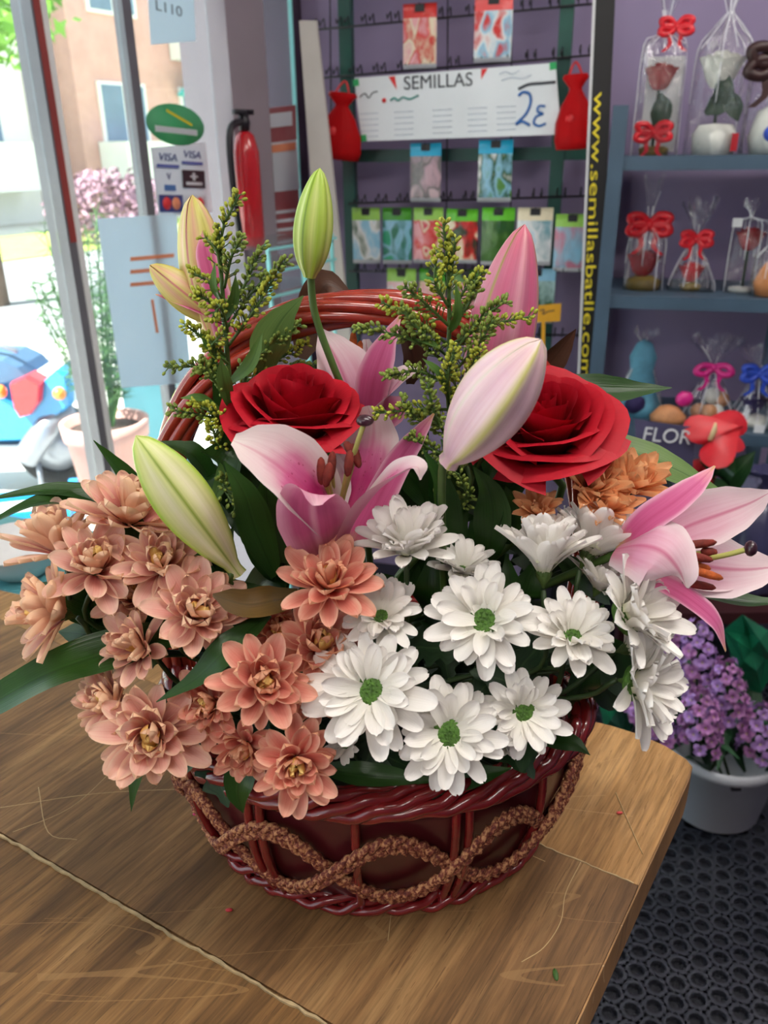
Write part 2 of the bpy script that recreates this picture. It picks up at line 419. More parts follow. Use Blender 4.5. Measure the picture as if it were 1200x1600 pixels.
mid = clip(clip(top_poly, s1 + n1 * .0002, n1, 1), s2 - n2 * .0005, n2, -1)
back = clip(top_poly, s2 + n2 * .0005, n2, 1)
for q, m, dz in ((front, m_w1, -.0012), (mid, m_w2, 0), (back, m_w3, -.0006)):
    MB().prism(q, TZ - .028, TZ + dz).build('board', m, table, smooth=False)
cen = V((-.3, .35))
outer = [tuple(V(p) + (V(p) - cen).normalized() * .002) for p in top_poly]
MB().prism(outer, TZ - .040, TZ - .0024).build('edge_band', m_edge, table, smooth=False)
inner = [tuple(cen + (V(p) - cen) * .86) for p in top_poly]
MB().prism(inner, 0, TZ - .04).build('base_cabinet', m_edge, table, smooth=False)

m_seam = plain('pale_worn_seam', col(176, 152, 112), .7, .25, 120)
def seam(a, b, w, n, seed):
    r_ = random.Random(seed); d = (b - a); nn = V((-d.y, d.x)).normalized(); L = []; R_ = []
    for i in range(n + 1):
        p = a + d * (i / n); j = r_.uniform(-.0008, .0008); L.append(p + nn * (j + w * r_.uniform(.3, 1))); R_.append(p + nn * (j - w * r_.uniform(.2, .8)))
    mb = MB(); z = TZ + .0006; mb.add([V((p.x, p.y, z)) for p in L] + [V((p.x, p.y, z)) for p in R_] + [V((p.x, p.y, z - .0025)) for p in L] + [V((p.x, p.y, z - .0025)) for p in R_], [(i, n + 1 + i, n + 2 + i, i + 1) for i in range(n)] + [(i, i + 1, 2 * n + 3 + i, 2 * n + 2 + i) for i in range(n)] + [(n + 1 + i, 3 * n + 3 + i, 3 * n + 4 + i, n + 2 + i) for i in range(n)])
    return mb.build('seam_strip', m_seam, table, smooth=False)
seam(V(onz(-60, 1270, TZ)[:2]), V(onz(560, 1630, TZ)[:2]), .0015, 60, 2)
seam(V(onz(812, 1306, TZ)[:2]), V(onz(990, 1381, TZ)[:2]), .0007, 20, 3)
m_scr = plain('pale_scratch', col(176, 148, 104), .7, .1, 60)
for pts in ([(962, 1238), (980, 1280), (1004, 1334)], [(815, 1503), (850, 1480), (876, 1440), (884, 1395), (908, 1346)], [(0, 1262), (150, 1240), (300, 1232)], [(60, 1230), (75, 1300), (120, 1312)], [(20, 1300), (110, 1262), (180, 1200)], [(820, 1332), (852, 1346)], [(606, 1470), (612, 1420)]):
    mb = MB(); mb.tube(crom([V((q.x, q.y, TZ - .0002)) for q in (onz(x, y, TZ) for x, y in pts)], 5), .00042, 5); mb.build('scratch', m_scr, table)
for nm, lab, px, py, c_ in (('petal_scrap', 'tiny red paper scrap on the counter in front of the basket', 358, 1423, col(200, 50, 60)), ('petal_scrap', 'tiny magenta scrap on the counter touching the basket side', 306, 1273, col(190, 40, 100)), ('petal_scrap', 'tiny red scrap on the counter beside the long scratch', 968, 1271, col(206, 70, 70)), ('leaf_scrap', 'tiny green leaf scrap on the counter near its worn edge', 868, 1524, col(56, 90, 30))):
    q = onz(px, py, TZ); mb = MB(); mb.ball(q + V((0, 0, .0008)), (.0028, .0016, .0009) if nm != 'leaf_scrap' else (.002, .0048, .001), None, 8, 5); mb.build(nm, plain(nm, c_, .6, .1, 60), label=lab, category='scrap')
# ================================================================== flower basket
BC = V((-.008, .532)); 
BA0, BB0, BA1, BB1, BH = .128, .103, .153, .125, .118          # oval radii at base / rim, height of the rim
def bask(th, h, grow=0.0):                                      # point on the basket wall at angle th and height fraction h
    bul = .010 * sin(pi * min(max(h, 0), 1))
    a = BA0 + (BA1 - BA0) * h + bul + grow; b = BB0 + (BB1 - BB0) * h + bul + grow
    return V((BC.x + a * cos(th), BC.y + b * sin(th), TZ + .004 + BH * h))
m_panel = plain('maroon_veneer', col(72, 19, 24), .32, .18, 30, coat=.35)
m_rod = plain('red_brown_wicker', col(116, 24, 26), .25, .22, 60, coat=.6)
m_hand = plain('chestnut_red_wicker', col(150, 48, 32), .22, .22, 50, coat=.7)
def braid_mat():
    m, nt, b = newmat('raffia_braid')
    h = noise(nt, 420, 3); k = noise(nt, 60, 2)
    c = ramp(nt, h, [(.34, col(70, 22, 18)), (.48, col(128, 64, 42)), (.60, col(206, 152, 104))])
    c = mixc(nt, mth(nt, 'MULTIPLY', k, .5), c, col(110, 36, 30)); nt.links.new(c, b.inputs['Base Color']); b.inputs['Roughness'].default_value = .75
    bump(nt, b, h, .6, .001); return m
m_braid = braid_mat()
basket = thing('flower_basket', 'oval red-brown wicker basket with crossing raffia braids and a tall arched handle', 'basket', (BC.x, BC.y, TZ))
NP = 14
MB().prism([tuple(bask(2 * pi * k / 28, .02, -.006)[:2]) for k in range(28)], TZ + .001, TZ + .010).build('bottom', m_panel, basket, smooth=False)
for k in range(NP):
    t0, t1 = 2 * pi * k / NP + .14, 2 * pi * (k + 1) / NP + .14
    vs = []; uv = []; N = 4; HN = 5
    for g in (0, -.004):
        for i in range(N + 1):
            for j in range(HN + 1):
                t = t0 + (t1 - t0) * i / N; h = j / HN
                q = bask(t0, h, g).lerp(bask(t1, h, g), i / N) * .75 + bask(t, h, g) * .25
                vs.append(q); uv.append((i / N, h))
    idx = lambda s, i, j: s * (N + 1) * (HN + 1) + i * (HN + 1) + j
    fs = [(idx(0, i, j), idx(0, i + 1, j), idx(0, i + 1, j + 1), idx(0, i, j + 1)) for i in range(N) for j in range(HN)]
    fs += [(idx(1, i, j), idx(1, i, j + 1), idx(1, i + 1, j + 1), idx(1, i + 1, j)) for i in range(N) for j in range(HN)]
    fs += [(idx(0, i, HN), idx(0, i + 1, HN), idx(1, i + 1, HN), idx(1, i, HN)) for i in range(N)]
    MB().add(vs, fs, uv).build('side_panel', m_panel, basket)
    for d in ((-.03, .03) if k % 2 else (0,)):
        mb = MB(); mb.tube([bask(t0 + d, h / 8, .0035 + (.0012 if k % 2 else 0)) for h in range(-0, 9)], .0032, 7); mb.build('stake', m_rod, basket)
# two raffia braids waving round the wall and crossing between the stakes
for ph in (0, pi):
    br = None
    for s in range(3):
        pts = []; n = 420
        for i in range(n):
            th = 2 * pi * i / n; w = 2 * pi * 46 * i / n + 2 * pi * s / 3
            h = .48 + .25 * sin(th * 6 + ph + 1.2)
            dh = sin(w) * .0054 / BH
            g = .0060 + .0014 * sin(2 * w) + .0022 * cos(th * 6 + ph + 1.2)
            pts.append(bask(th, h + dh, g))
        mb = MB(); mb.tube(pts, .0026, 6, closed=True)
        if br is None: br = mb.build('raffia_braid', m_braid, basket)
        else: mb.build('braid_ply', m_braid, br)
# twisted rim and foot
def twist_ring(name, h, grow, R_, rr, cnt, turns, mat):
    for s in range(cnt):
        pts = []; n = 300
        for i in range(n):
            th = 2 * pi * i / n; w = turns * th + 2 * pi * s / cnt
            wob = .0012 * sin(th * 23 + s * 2) + .001 * sin(th * 41 + s)
            q = bask(th, h, grow + cos(w) * R_); q.z += sin(w) * R_ * 1.05 + wob
            pts.append(q)
        mb = MB(); mb.tube(pts, rr, 7, closed=True); mb.build(name, mat, basket)
twist_ring('rim_rod', 1.0, .004, .0078, .0044, 6, 6, m_rod)
twist_ring('foot_rod', .045, .003, .0042, .0034, 3, 12, m_rod)
# arched handle of long twisted rods
hpath = []
for i in range(61):
    a = pi * i / 60; ca, sa = cos(a), sin(a); e = .86
    x = -.162 * (abs(ca) ** e) * (1 if ca > 0 else -1); z = 1.10 + .203 * sa ** .92
    hpath.append(V((BC.x + x, .556, z)))
hpath = [V((BC.x - .146, .548, TZ + .02)), V((BC.x - .156, .552, TZ + .12))] + hpath[1:-1] + [V((BC.x + .156, .552, TZ + .12)), V((BC.x + .146, .548, TZ + .02))]
hp = crom(hpath, 3)
for s in range(8):
    pts = []
    for i, p in enumerate(hp):
        t = (hp[min(i + 1, len(hp) - 1)] - hp[max(i - 1, 0)]).normalized(); a = V((0, 1, 0)); b = t.cross(a).normalized()
        f = i / len(hp); w = 2 * pi * s / 8 + f * 9.0; r_ = .0088 if s else 0.0
        pts.append(p + a * cos(w) * r_ * .85 + b * sin(w) * r_)
    mb = MB(); mb.tube(pts, .0043, 8); mb.build('handle_rod', m_hand, basket)

# wet dark floral foam that the stems are pushed into
m_foam = plain('dark_green_foam', col(22, 38, 22), .9, .3, 90, bmp=.5)
mb = MB(); FT = TZ + .112
prof = [(BA0 - .02, TZ + .012), (BA1 - .022, TZ + .095), (BA1 - .03, FT), (.06, FT + .012), (.001, FT + .014)]
mb.lathe([(r, z) for r, z in prof], 28, Matrix.Translation((BC.x, BC.y, 0)), 1, .80)
mb.build('floral_foam', m_foam, label='dark green floral foam block filling the wicker basket', category='foam')
def root(i): 
    r_ = random.Random(i * 7 + 3); return V((BC.x + r_.uniform(-.085, .085), BC.y + r_.uniform(-.06, .06), FT - .01))
m_stem = plain('green_stem', col(70, 98, 40), .5, .15, 60)
m_dstem = plain('dark_green_stem', col(44, 66, 30), .5, .2, 60)

# ------------------------------------------------------------------ petals
def petal_mesh(name, mat, L, W, el0, el1, cup, tip=.25, base=.35, furrow=.0, nu=6, nv=7, r0=.0, curl=0.0, pw=1.0, blunt=.14):
    """petal leaving the flower axis (z) along +x; elevation el0 at the base to el1 at the tip"""
    mb = MB(); x, z = r0, 0.0; vs = []; uv = []; prev = 0
    pv = 0.0
    for i in range(nv + 1):
        v = 1 - (1 - i / nv) ** 1.7
        el = el0 + (el1 - el0) * v ** pw + curl * max(0, v - .7) ** 1 * 3
        x += cos(el) * L * (v - pv); z += sin(el) * L * (v - pv); pv = v
        w = W * (base + (1 - base) * min(1, (v / .55)) ** .8)
        if v > .62:
            q = (v - .62) / .38; w *= (math.sqrt(max(0, 1 - q ** 2.4)) * (1 - blunt) + blunt) * (1 - tip) + tip * (1 - q * .92)
        for j in range(nu + 1):
            u = 2 * j / nu - 1
            o = cup * W * u * u * min(1, v * 2.5) - furrow * W * cos(u * 3 * pi) * sin(pi * min(v, .9))
            vs.append(V((x - sin(el) * o, u * w / 2, z + cos(el) * o))); uv.append((j / nu, v))
    fs = [(i * (nu + 1) + j, (i + 1) * (nu + 1) + j, (i + 1) * (nu + 1) + j + 1, i * (nu + 1) + j + 1) for i in range(nv) for j in range(nu)]
    return mb.add(vs, fs, uv).mesh(name, mat)
d2r = math.radians
m_wpet = petal_mat('white_petal', [(0, col(224, 226, 190)), (.18, col(240, 236, 226)), (1, col(244, 240, 236))], rough=.6, transl=.22, vary=.05, lines=14, line_amt=.10)
m_ppet = petal_mat('dusty_peach_petal', [(0, col(196, 96, 102)), (.35, col(220, 146, 138)), (.75, col(234, 180, 166)), (1, col(244, 206, 186))], edge=col(248, 214, 190), e0=.40, e1=1.05, rough=.6, transl=.3, vary=.09, lines=16, line_amt=.12, back=col(240, 200, 160))
m_cpet = petal_mat('coral_petal', [(0, col(192, 72, 76)), (.35, col(216, 114, 104)), (.75, col(230, 150, 132)), (1, col(240, 184, 162))], edge=col(246, 200, 174), e0=.40, e1=1.05, rough=.6, transl=.3, vary=.08, lines=16, line_amt=.12, back=col(226, 164, 124))
m_ypet = petal_mat('yellow_inner_petal', [(0, col(206, 140, 60)), (.5, col(226, 176, 84)), (1, col(236, 200, 120))], rough=.6, transl=.2, vary=.08, lines=12)
m_opet = petal_mat('orange_petal', [(0, col(206, 112, 74)), (.5, col(228, 154, 104)), (1, col(240, 186, 138))], edge=col(240, 188, 136), rough=.6, transl=.35, vary=.12, lines=16)
m_disc = plain('green_flower_disc', col(66, 104, 28), .7, .4, 420, bmp=.8)
m_cream = plain('cream_flower_disc', col(226, 220, 190), .7, .08, 200, bmp=.3)
m_calyx = plain('green_calyx', col(66, 90, 36), .6, .15, 60)
m_mleaf = petal_mat('chrysanthemum_leaf_green', [(0, col(24, 48, 22)), (1, col(30, 58, 28))], rib=col(56, 84, 44), ribw=.10, rough=.5, transl=.15, vary=.2, lines=9, line_amt=.2)
UN = 1.0     # petal meshes are made for a flower of radius 1 cm * 3 and scaled
def variants(fn, n=3): return [fn(random.Random(k + 5)) for k in range(n)]
WP = {'out': variants(lambda r: petal_mesh('white_petal', m_wpet, .0315, .0112, d2r(24 + r.uniform(-6, 6)), d2r(-4 + r.uniform(-12, 10)), .16, .06, .42, .020, r0=.003, nv=8)),
      'mid': variants(lambda r: petal_mesh('white_petal', m_wpet, .0275, .0106, d2r(42 + r.uniform(-6, 6)), d2r(10 + r.uniform(-14, 12)), .2, .06, .42, .020, r0=.003, nv=8)),
      'inn': variants(lambda r: petal_mesh('white_petal', m_wpet, .0195, .0092, d2r(66 + r.uniform(-6, 6)), d2r(14 + r.uniform(-22, 16)), .28, .1, .45, .020, r0=.0085, nv=8))}
def peach_set(m):
    return {'out': variants(lambda r: petal_mesh('peach_petal', m, .0340, .0138, d2r(24 + r.uniform(-6, 8)), d2r(8 + r.uniform(-10, 16)), .20, .16, .32, .016, nu=8, blunt=.03, r0=.003, nv=10), 4),
      'mid': variants(lambda r: petal_mesh('peach_petal', m, .0310, .0132, d2r(48 + r.uniform(-6, 8)), d2r(38 + r.uniform(-10, 18)), .24, .16, .32, .016, nu=8, blunt=.03, r0=.003, nv=10), 4),
      'inn': variants(lambda r: petal_mesh('peach_petal', m, .0265, .0116, d2r(66 + r.uniform(-6, 8)), d2r(64 + r.uniform(-10, 20)), .28, .16, .38, .016, nu=8, blunt=.03, r0=.003, nv=10), 4),
      'core': variants(lambda r: petal_mesh('yellow_petal', m_ypet, .0215, .0092, d2r(62 + r.uniform(-6, 8)), d2r(104 + r.uniform(-8, 26)), .34, .2, .5, .01, nu=8, blunt=.05, r0=.003, nv=10))}
PP, PC = peach_set(m_ppet), peach_set(m_cpet)
OP = {k: variants(lambda r, k=k: petal_mesh('orange_petal', m_opet, {'out': .031, 'mid': .027, 'inn': .02}[k], .0125, d2r({'out': 20, 'mid': 42, 'inn': 64}[k] + r.uniform(-6, 8)), d2r({'out': 16, 'mid': 36, 'inn': 70}[k] + r.uniform(-8, 14)), .3, .6, .42, .01, r0=.003)) for k in ('out', 'mid', 'inn')}
def disc_mesh(mat, r, h):
    mb = MB(); mb.lathe([(r * .95, -.002), (r, h * .25), (r * .85, h * .7), (r * .5, h * .98), (.0002, h)], 18); rr = random.Random(2)
    for k in range(46):
        g = k * 2.39996; q = r * .92 * math.sqrt((k + .5) / 46); mb.ball((q * cos(g), q * sin(g), h * (1 - (q / r) ** 2 * .7) - .0002), .0011, None, 5, 3)
    return mb.mesh('flower_disc', mat)
DISC = disc_mesh(m_disc, .0100, .0034); DISCC = disc_mesh(m_cream, .0075, .0035)
def calyx_mesh():
    mb = MB(); mb.lathe([(.0016, -.010), (.003, -.007), (.0075, -.002), (.0085, .002), (.006, .004)], 12)
    for k in range(10):
        g = 2 * pi * k / 10; d = V((cos(g), sin(g), 0)); s = V((-sin(g), cos(g), 0))
        mb.add([d * .006 + s * .002 + V((0, 0, -.002)), d * .006 - s * .002 + V((0, 0, -.002)), d * .0125 + V((0, 0, .004))], [(0, 1, 2)])
    return mb.mesh('calyx', m_calyx)
CALYX = calyx_mesh()
def mleaf_mesh(k):
    mb = blade([(0, 0, 0), (.015, 0, .003), (.032, 0, .003), (.048, 0, -.004)], [.003, .02, .026, .024, .014, .001], V((0, 0, 1)), .08, 4, 7, .05, lobes=4.5, lobe_amp=.33, seed=k)
    return mb.mesh('chrysanthemum_leaf', m_mleaf)
MLEAF = [mleaf_mesh(k) for k in range(3)]
def frame_from(z, spin):
    z = z.normalized(); a = V((0, 0, 1)) if abs(z.z) < .95 else V((1, 0, 0)); x = (a - z * a.dot(z)).normalized(); y = z.cross(x)
    return Matrix((x * cos(spin) + y * sin(spin), y * cos(spin) - x * sin(spin), z)).transposed()
SEED = [0]
def bloom(name, label, category, px, py, Y, rpx, face, style, open_=0.0, group=None, leaves=2, whorls=None, droop=0.02):
    """one chrysanthemum: petals, disc, calyx, stem, stem leaves. open_ lifts (+) or lowers (-) the petals, degrees"""
    SEED[0] += 1; sd_ = SEED[0]; r_ = random.Random(sd_ * 13 + 5)
    p = PY(px, py, Y); t = depY(px, py, Y); R_ = rpx / F * t
    z = cface(*face); sc = R_ / (.0298 if style == 'white' else .0290)
    M = Matrix.Translation(p - z * (.004 * sc)) @ frame_from(z, r_.uniform(0, 6.28)).to_4x4() @ Matrix.Scale(sc, 4)
    th = thing(name, label, category, M=M, group=group)
    S_ = {'white': WP, 'peach': PP if px < 330 else PC, 'orange': OP}[style]
    if whorls is None: whorls = {'white': (('out', 14, 0), ('mid', 13, .0012), ('inn', 11, .0022)), 'peach': (('out', 14, 0), ('mid', 13, .0015), ('inn', 10, .003), ('core', 5, .004)), 'orange': (('out', 12, 0), ('mid', 10, .0015), ('inn', 7, .003))}[style]
    for wi, (w, n, zo) in enumerate(whorls):
        for k in range(n):
            g = 2 * pi * (k + .5 * (wi % 2) + r_.uniform(-.22, .22)) / n
            el = d2r(-(open_ * (1 if w != 'core' else .3) + r_.uniform(-13, 13))); s_ = r_.uniform(.82, 1.1)
            Lm = Matrix.Translation((0, 0, zo)) @ Matrix.Rotation(g, 4, 'Z') @ Matrix.Rotation(el, 4, 'Y') @ Matrix.Rotation(r_.uniform(-.22, .22), 4, 'X') @ Matrix.Diagonal((s_, s_ * r_.uniform(.88, 1.1), s_, 1))
            link('petal', r_.choice(S_[w]), th, Lm)
    if style == 'white': link('disc', DISC, th, Matrix.Translation((0, 0, .0015 if open_ < 18 else .006)) @ Matrix.Scale(1 if open_ < 18 else .5, 4))
    link('calyx', CALYX, th, Matrix.Diagonal((.5, .5, .7, 1)))
    a = p - z * (.012 * sc); rt = root(sd_)
    b = a - z * .03 - V((0, 0, droop)); c = b.lerp(rt, .5) + V((0, 0, .008))
    pts = crom([a, b, c, rt], 5); mb = MB(); mb.tube(pts, .0017, 6); st = mb.build('stem', m_dstem, th)
    for k in range(leaves):
        q = pts[min(7 + k * 4, len(pts) - 3)]; dz = (V((r_.uniform(-1, 1), r_.uniform(-1, .4), r_.uniform(-.2, .7)))).normalized()
        LM = Matrix.Translation(q) @ frame_from(V((r_.uniform(-.6, .6), -.5 + r_.uniform(-.5, .5), .8)), r_.uniform(0, 6.28)).to_4x4() @ Matrix.Scale(r_.uniform(.8, 1.15), 4)
        link('leaf', r_.choice(MLEAF), th, WORLD[th.name].inverted() @ LM)
    return th
# ------------------------------------------------------------------ white chrysanthemums
WG = 'white chrysanthemums of the basket'
FULL = (('out', 18, 0), ('mid', 17, .0012), ('inn', 13, .0022))
for lab, px, py, Y, r, f, op in [
    ('white chrysanthemum with upright petals, right under the pink lily and highest on that side', 636, 858, .425, 80, (.0, .80, .58), 22),
    ('small white chrysanthemum half hidden behind the largest white bloom', 722, 890, .455, 54, (.1, .70, .55), 14),
    ('white chrysanthemum beside the upper coral bloom, its green disc half covered', 596, 962, .410, 66, (.1, .62, .75), 6),
    ('largest white chrysanthemum in the middle of the white cluster, green disc showing', 757, 968, .405, 86, (-.22, .42, .88), 4),
    ('white chrysanthemum seen from its side, green calyx and stem showing, below the red rose', 850, 886, .430, 92, (.0, .97, .15), 40),
    ('white chrysanthemum turned away, beside the orange blooms', 922, 858, .455, 90, (.40, .86, .1), 34),
    ('white chrysanthemum whose folded petals hide its disc, in the middle of the white cluster', 895, 992, .400, 70, (.08, .60, .78), 10),
    ('white chrysanthemum in side view just below the open pink lily', 984, 962, .405, 90, (.66, .42, .62), 17),
    ('white chrysanthemum in side view hanging lowest beside the lilac stocks', 996, 1068, .395, 86, (.76, -.04, .65), 16),
    ('shaded greyish white chrysanthemum tucked behind the side-view blooms', 936, 915, .450, 56, (.3, .75, .2), 20),
    ('white chrysanthemum with a dark green disc above the right end of the basket rim', 819, 1114, .385, 64, (.06, .18, .97), -2),
    ('white chrysanthemum with a wide green disc hanging over the basket rim', 701, 1146, .372, 78, (.02, .22, .97), -4),
    ('big white chrysanthemum overlapping the coral blooms, its green disc fully open', 580, 1078, .378, 90, (-.05, .26, .95), -2)]:
    bloom('white_chrysanthemum', lab, 'flower', px, py, Y, r, f, 'white', op, WG, whorls=FULL if op > 18 else None)
bloom('white_chrysanthemum', 'small half-open greenish white chrysanthemum under the big white bloom', 'flower', 540, 1163, .405, 40, (-.2, .1, .9), 'white', 22, WG, 1, (('mid', 10, 0), ('inn', 6, .002)))
bloom('white_chrysanthemum', 'white chrysanthemum bud still closed, at the basket rim', 'flower', 792, 1166, .405, 32, (.1, .2, .9), 'white', 45, WG, 1, (('mid', 11, 0), ('inn', 7, .002)))
bloom('white_chrysanthemum', 'white chrysanthemum between two side-view blooms, only its back petals showing', 'flower', 985, 1012, .430, 66, (.75, .2, .0), 'white', 20, WG, 1)
# ------------------------------------------------------------------ peach chrysanthemums
PG = 'peach chrysanthemums of the basket'
for lab, px, py, Y, r, f, op, wh in [
    ('peach chrysanthemum at the top of the peach cluster, beside the green lily bud', 205, 810, .470, 80, (.25, .72, .55), 4, None),
    ('yellowish peach chrysanthemum at the outer top of the cluster, above the wooden counter', 92, 855, .470, 72, (-.25, .78, .35), 8, None),
    ('peach chrysanthemum with a cupped petal in the upper middle of the peach cluster', 150, 888, .445, 70, (.30, .55, .75), 4, None),
    ('peach chrysanthemum facing outwards on the far end of the cluster, above the broad leaf', 92, 958, .440, 74, (-.62, .25, .55), 12, None),
    ('peach chrysanthemum with several yellow inner petals touching the green lily bud', 252, 885, .440, 64, (.15, .52, .80), 2, None),
    ('peach chrysanthemum beside the brownish curled leaf', 306, 958, .420, 72, (.35, .35, .85), 4, None),
    ('loose peach chrysanthemum between the two long green leaves', 220, 1012, .425, 58, (-.35, .30, .75), 10, None),
    ('pale pink peach chrysanthemum on the lower outer end of the cluster', 178, 1098, .415, 56, (-.45, .40, .70), 10, None),
    ('large peach chrysanthemum hanging low over the wooden counter', 240, 1146, .395, 76, (.02, .15, .97), 6, None),
    ('coral chrysanthemum with two bright yellow inner petals in the middle of the cluster', 412, 1066, .380, 70, (.12, .25, .95), 6, None),
    ('dull coral chrysanthemum in the shade beside the leaf tip', 332, 1098, .405, 56, (-.2, .05, .95), 8, None),
    ('coral chrysanthemum overlapped by the big white bloom', 500, 1012, .408, 68, (.25, .48, .82), 4, None),
    ('coral chrysanthemum right below the pink lily', 514, 915, .410, 70, (.05, .60, .78), 6, None),
    ('small dull coral chrysanthemum deep between larger coral ones', 438, 985, .435, 48, (0, .4, .9), 10, None),
    ('coral chrysanthemum hanging over the front of the basket', 463, 1190, .366, 64, (.10, -.02, .98), 2, None),
    ('shaded orange-brown chrysanthemum over the basket rim', 384, 1165, .390, 50, (-.1, -.15, .95), 12, None),
    ('small coral chrysanthemum peeping out below the overlapped coral bloom', 490, 1088, .400, 40, (.1, 0, .95), 20, None),
    ('dark coral chrysanthemum in the gap behind the peach cluster', 205, 935, .465, 52, (.1, .5, .8), 10, None)]:
    bloom('peach_chrysanthemum', lab, 'flower', px, py, Y, r, f, 'peach', op, PG, whorls=wh)
OG = 'orange chrysanthemums behind the roses'
for lab, px, py, Y, r, f, op in [
    ('orange chrysanthemum right under the red rose with its face showing', 926, 764, .470, 62, (.10, .55, .8), 8),
    ('orange chrysanthemum furthest from the red rose', 985, 760, .480, 66, (.35, .66, .6), 12),
    ('brownish orange chrysanthemum between red rose and white blooms', 840, 800, .462, 42, (-.2, .5, .8), 10),
    ('pale orange chrysanthemum just above the turned-away white bloom', 945, 796, .462, 54, (.2, .6, .7), 12)]:
    bloom('orange_chrysanthemum', lab, 'flower', px, py, Y, r, f, 'orange', op, OG, 1)

# ------------------------------------------------------------------ roses
m_rose = petal_mat('red_rose_petal', [(0, col(110, 2, 14)), (.5, col(158, 4, 24)), (1, col(186, 10, 36))], rough=.62, transl=.12, vary=.07, lines=20, line_amt=.05)
def rose(label, px, py, Y, rpx, face, seed, n_out=3, spin=0.0, zs=1.0):
    r_ = random.Random(seed); p = PY(px, py, Y); t = depY(px, py, Y); R_ = rpx / F * t; z = cface(*face)
    M = Matrix.Translation(p - z * R_ * .55) @ frame_from(z, spin).to_4x4() @ Matrix.Scale(R_, 4) @ Matrix.Diagonal((1, 1, zs, 1))
    th = thing('red_rose', label, 'flower', M=M, group='red roses of the basket')
    specs = []; g0 = 0.0
    for rad, h, n, span, flare, roll in ((.09, .93, 2, 3.4, 0, 0), (.16, .96, 3, 2.9, 0, .0), (.25, .98, 3, 2.7, .02, .02), (.36, .98, 3, 2.6, .05, .06), (.48, .95, 4, 2.2, .10, .10), (.60, .88, 4, 2.1, .17, .15), (.70, .82, 4, 2.2, .22, .20), (.76, .72, n_out + 1, 2.1, .32, .24)):
        g0 += 1.3
        for k in range(n): specs.append((rad + .02 * k * (.5 if rad > .6 else 1), h - .012 * k, span, g0 + 2 * pi * k / n, flare, roll))
    for rad, h, span, th0, flare, roll in specs:
        nu, nv = 10, 13; vs = []; uv = []
        ph = r_.uniform(0, 6); th0 += r_.uniform(-.15, .15); tipp = r_.uniform(.0, 1.0)
        for i in range(nv + 1):
            v = i / nv
            for j in range(nu + 1):
                u = 2 * j / nu - 1
                a = th0 + u * span / 2 * (.35 + .65 * min(1, v * 1.6) ** .7)
                hh = h * v * (1 - .16 * u * u * v) 
                rr = rad * (.30 + .70 * min(1, v * 1.45) ** .75) + flare * max(0, v - .45) ** 1.5 * 1.6
                rr += .035 * u * (1 if rad < .95 else .5) * v                     # each petal spirals over its neighbour
                if v > .6 and roll:
                    q = (v - .6) / .4; fi = q * (1.5 + .35 * abs(u)); rr += roll * 1.15 * (1 - cos(fi)); hh += roll * (sin(fi) - fi) * .95
                    if rad > .55: rr += .06 * q * q * max(0, 1 - 2.2 * abs(u)) * (.4 + tipp)
                rr += .012 * sin(u * 5 + ph) * v; hh += .014 * sin(u * 4 + ph * 2) * v
                vs.append(V((rr * cos(a), rr * sin(a), hh))); uv.append((j / nu, v))
        fs = [(i * (nu + 1) + j, i * (nu + 1) + j + 1, (i + 1) * (nu + 1) + j + 1, (i + 1) * (nu + 1) + j) for i in range(nv) for j in range(nu)]
        link('petal', MB().add(vs, fs, uv).mesh('rose_petal', m_rose), th, Matrix.Identity(4))
    mb = MB(); mb.lathe([(.05, -.16), (.13, -.10), (.17, .0), (.22, .08)], 12)
    for k in range(5):
        g = 2 * pi * k / 5; d = V((cos(g), sin(g), 0))
        q = blade([d * .15, d * .45 + V((0, 0, .02)), d * .7 + V((0, 0, -.12))], [.16, .12, .01], V((0, 0, 1)), .1, 2, 3); mb.add(q.v, q.f)
    link('calyx', mb.mesh('rose_calyx', m_calyx), th, Matrix.Identity(4))
    a = p - z * R_ * .68; rt = root(seed); mb = MB(); mb.tube(crom([a, a - z * .03 - V((0, 0, .02)), rt], 5), .0028, 7); mb.build('stem', m_stem, th)
    return th
rose('red rose beside the goldenrod, opening upwards above the pink lily', 460, 664, .496, 89, (.10, .82, .57), 4, 3, .4, 1.6)
rose('red rose partly behind the pinkish white lily bud', 850, 676, .495, 95, (-.12, .66, .75), 9, 4, 2.0, 1.45)

# ------------------------------------------------------------------ lilies
PK, PKD, WHT = col(208, 92, 148), col(190, 48, 116), col(236, 216, 220)
m_lily = petal_mat('pink_lily_petal', [(0, col(180, 150, 84)), (.10, col(186, 70, 112)), (.34, col(186, 40, 108)), (.52, col(206, 104, 148)), (.70, col(226, 194, 200)), (1, col(230, 216, 212))], edge=col(226, 206, 206), e0=.30, e1=.95, rib=col(196, 70, 120), ribw=.10, rib_amt=.35, rough=.5, transl=.25, vary=.03, lines=18, line_amt=.07, spots=col(150, 30, 70), spot_rng=(.15, .55), back=col(196, 112, 146))
m_sepal = petal_mat('deep_pink_lily_sepal', [(0, col(196, 170, 110)), (.15, col(200, 84, 134)), (.75, col(208, 104, 150)), (.93, col(224, 150, 160)), (1, col(206, 176, 90))], edge=col(232, 176, 198), e0=.6, e1=1.05, rib=col(184, 62, 112), ribw=.2, rib_amt=.4, rough=.5, transl=.2, vary=.03, lines=18, line_amt=.07)
m_lback = petal_mat('lily_petal_outside', [(0, col(170, 128, 124)), (.3, col(176, 76, 120)), (.7, col(188, 92, 134)), (1, col(222, 176, 188))], edge=col(208, 144, 168), e0=.5, e1=1.0, rib=col(226, 170, 190), ribw=.16, rib_amt=.6, rough=.5, transl=.2, vary=.03, lines=18, line_amt=.07)
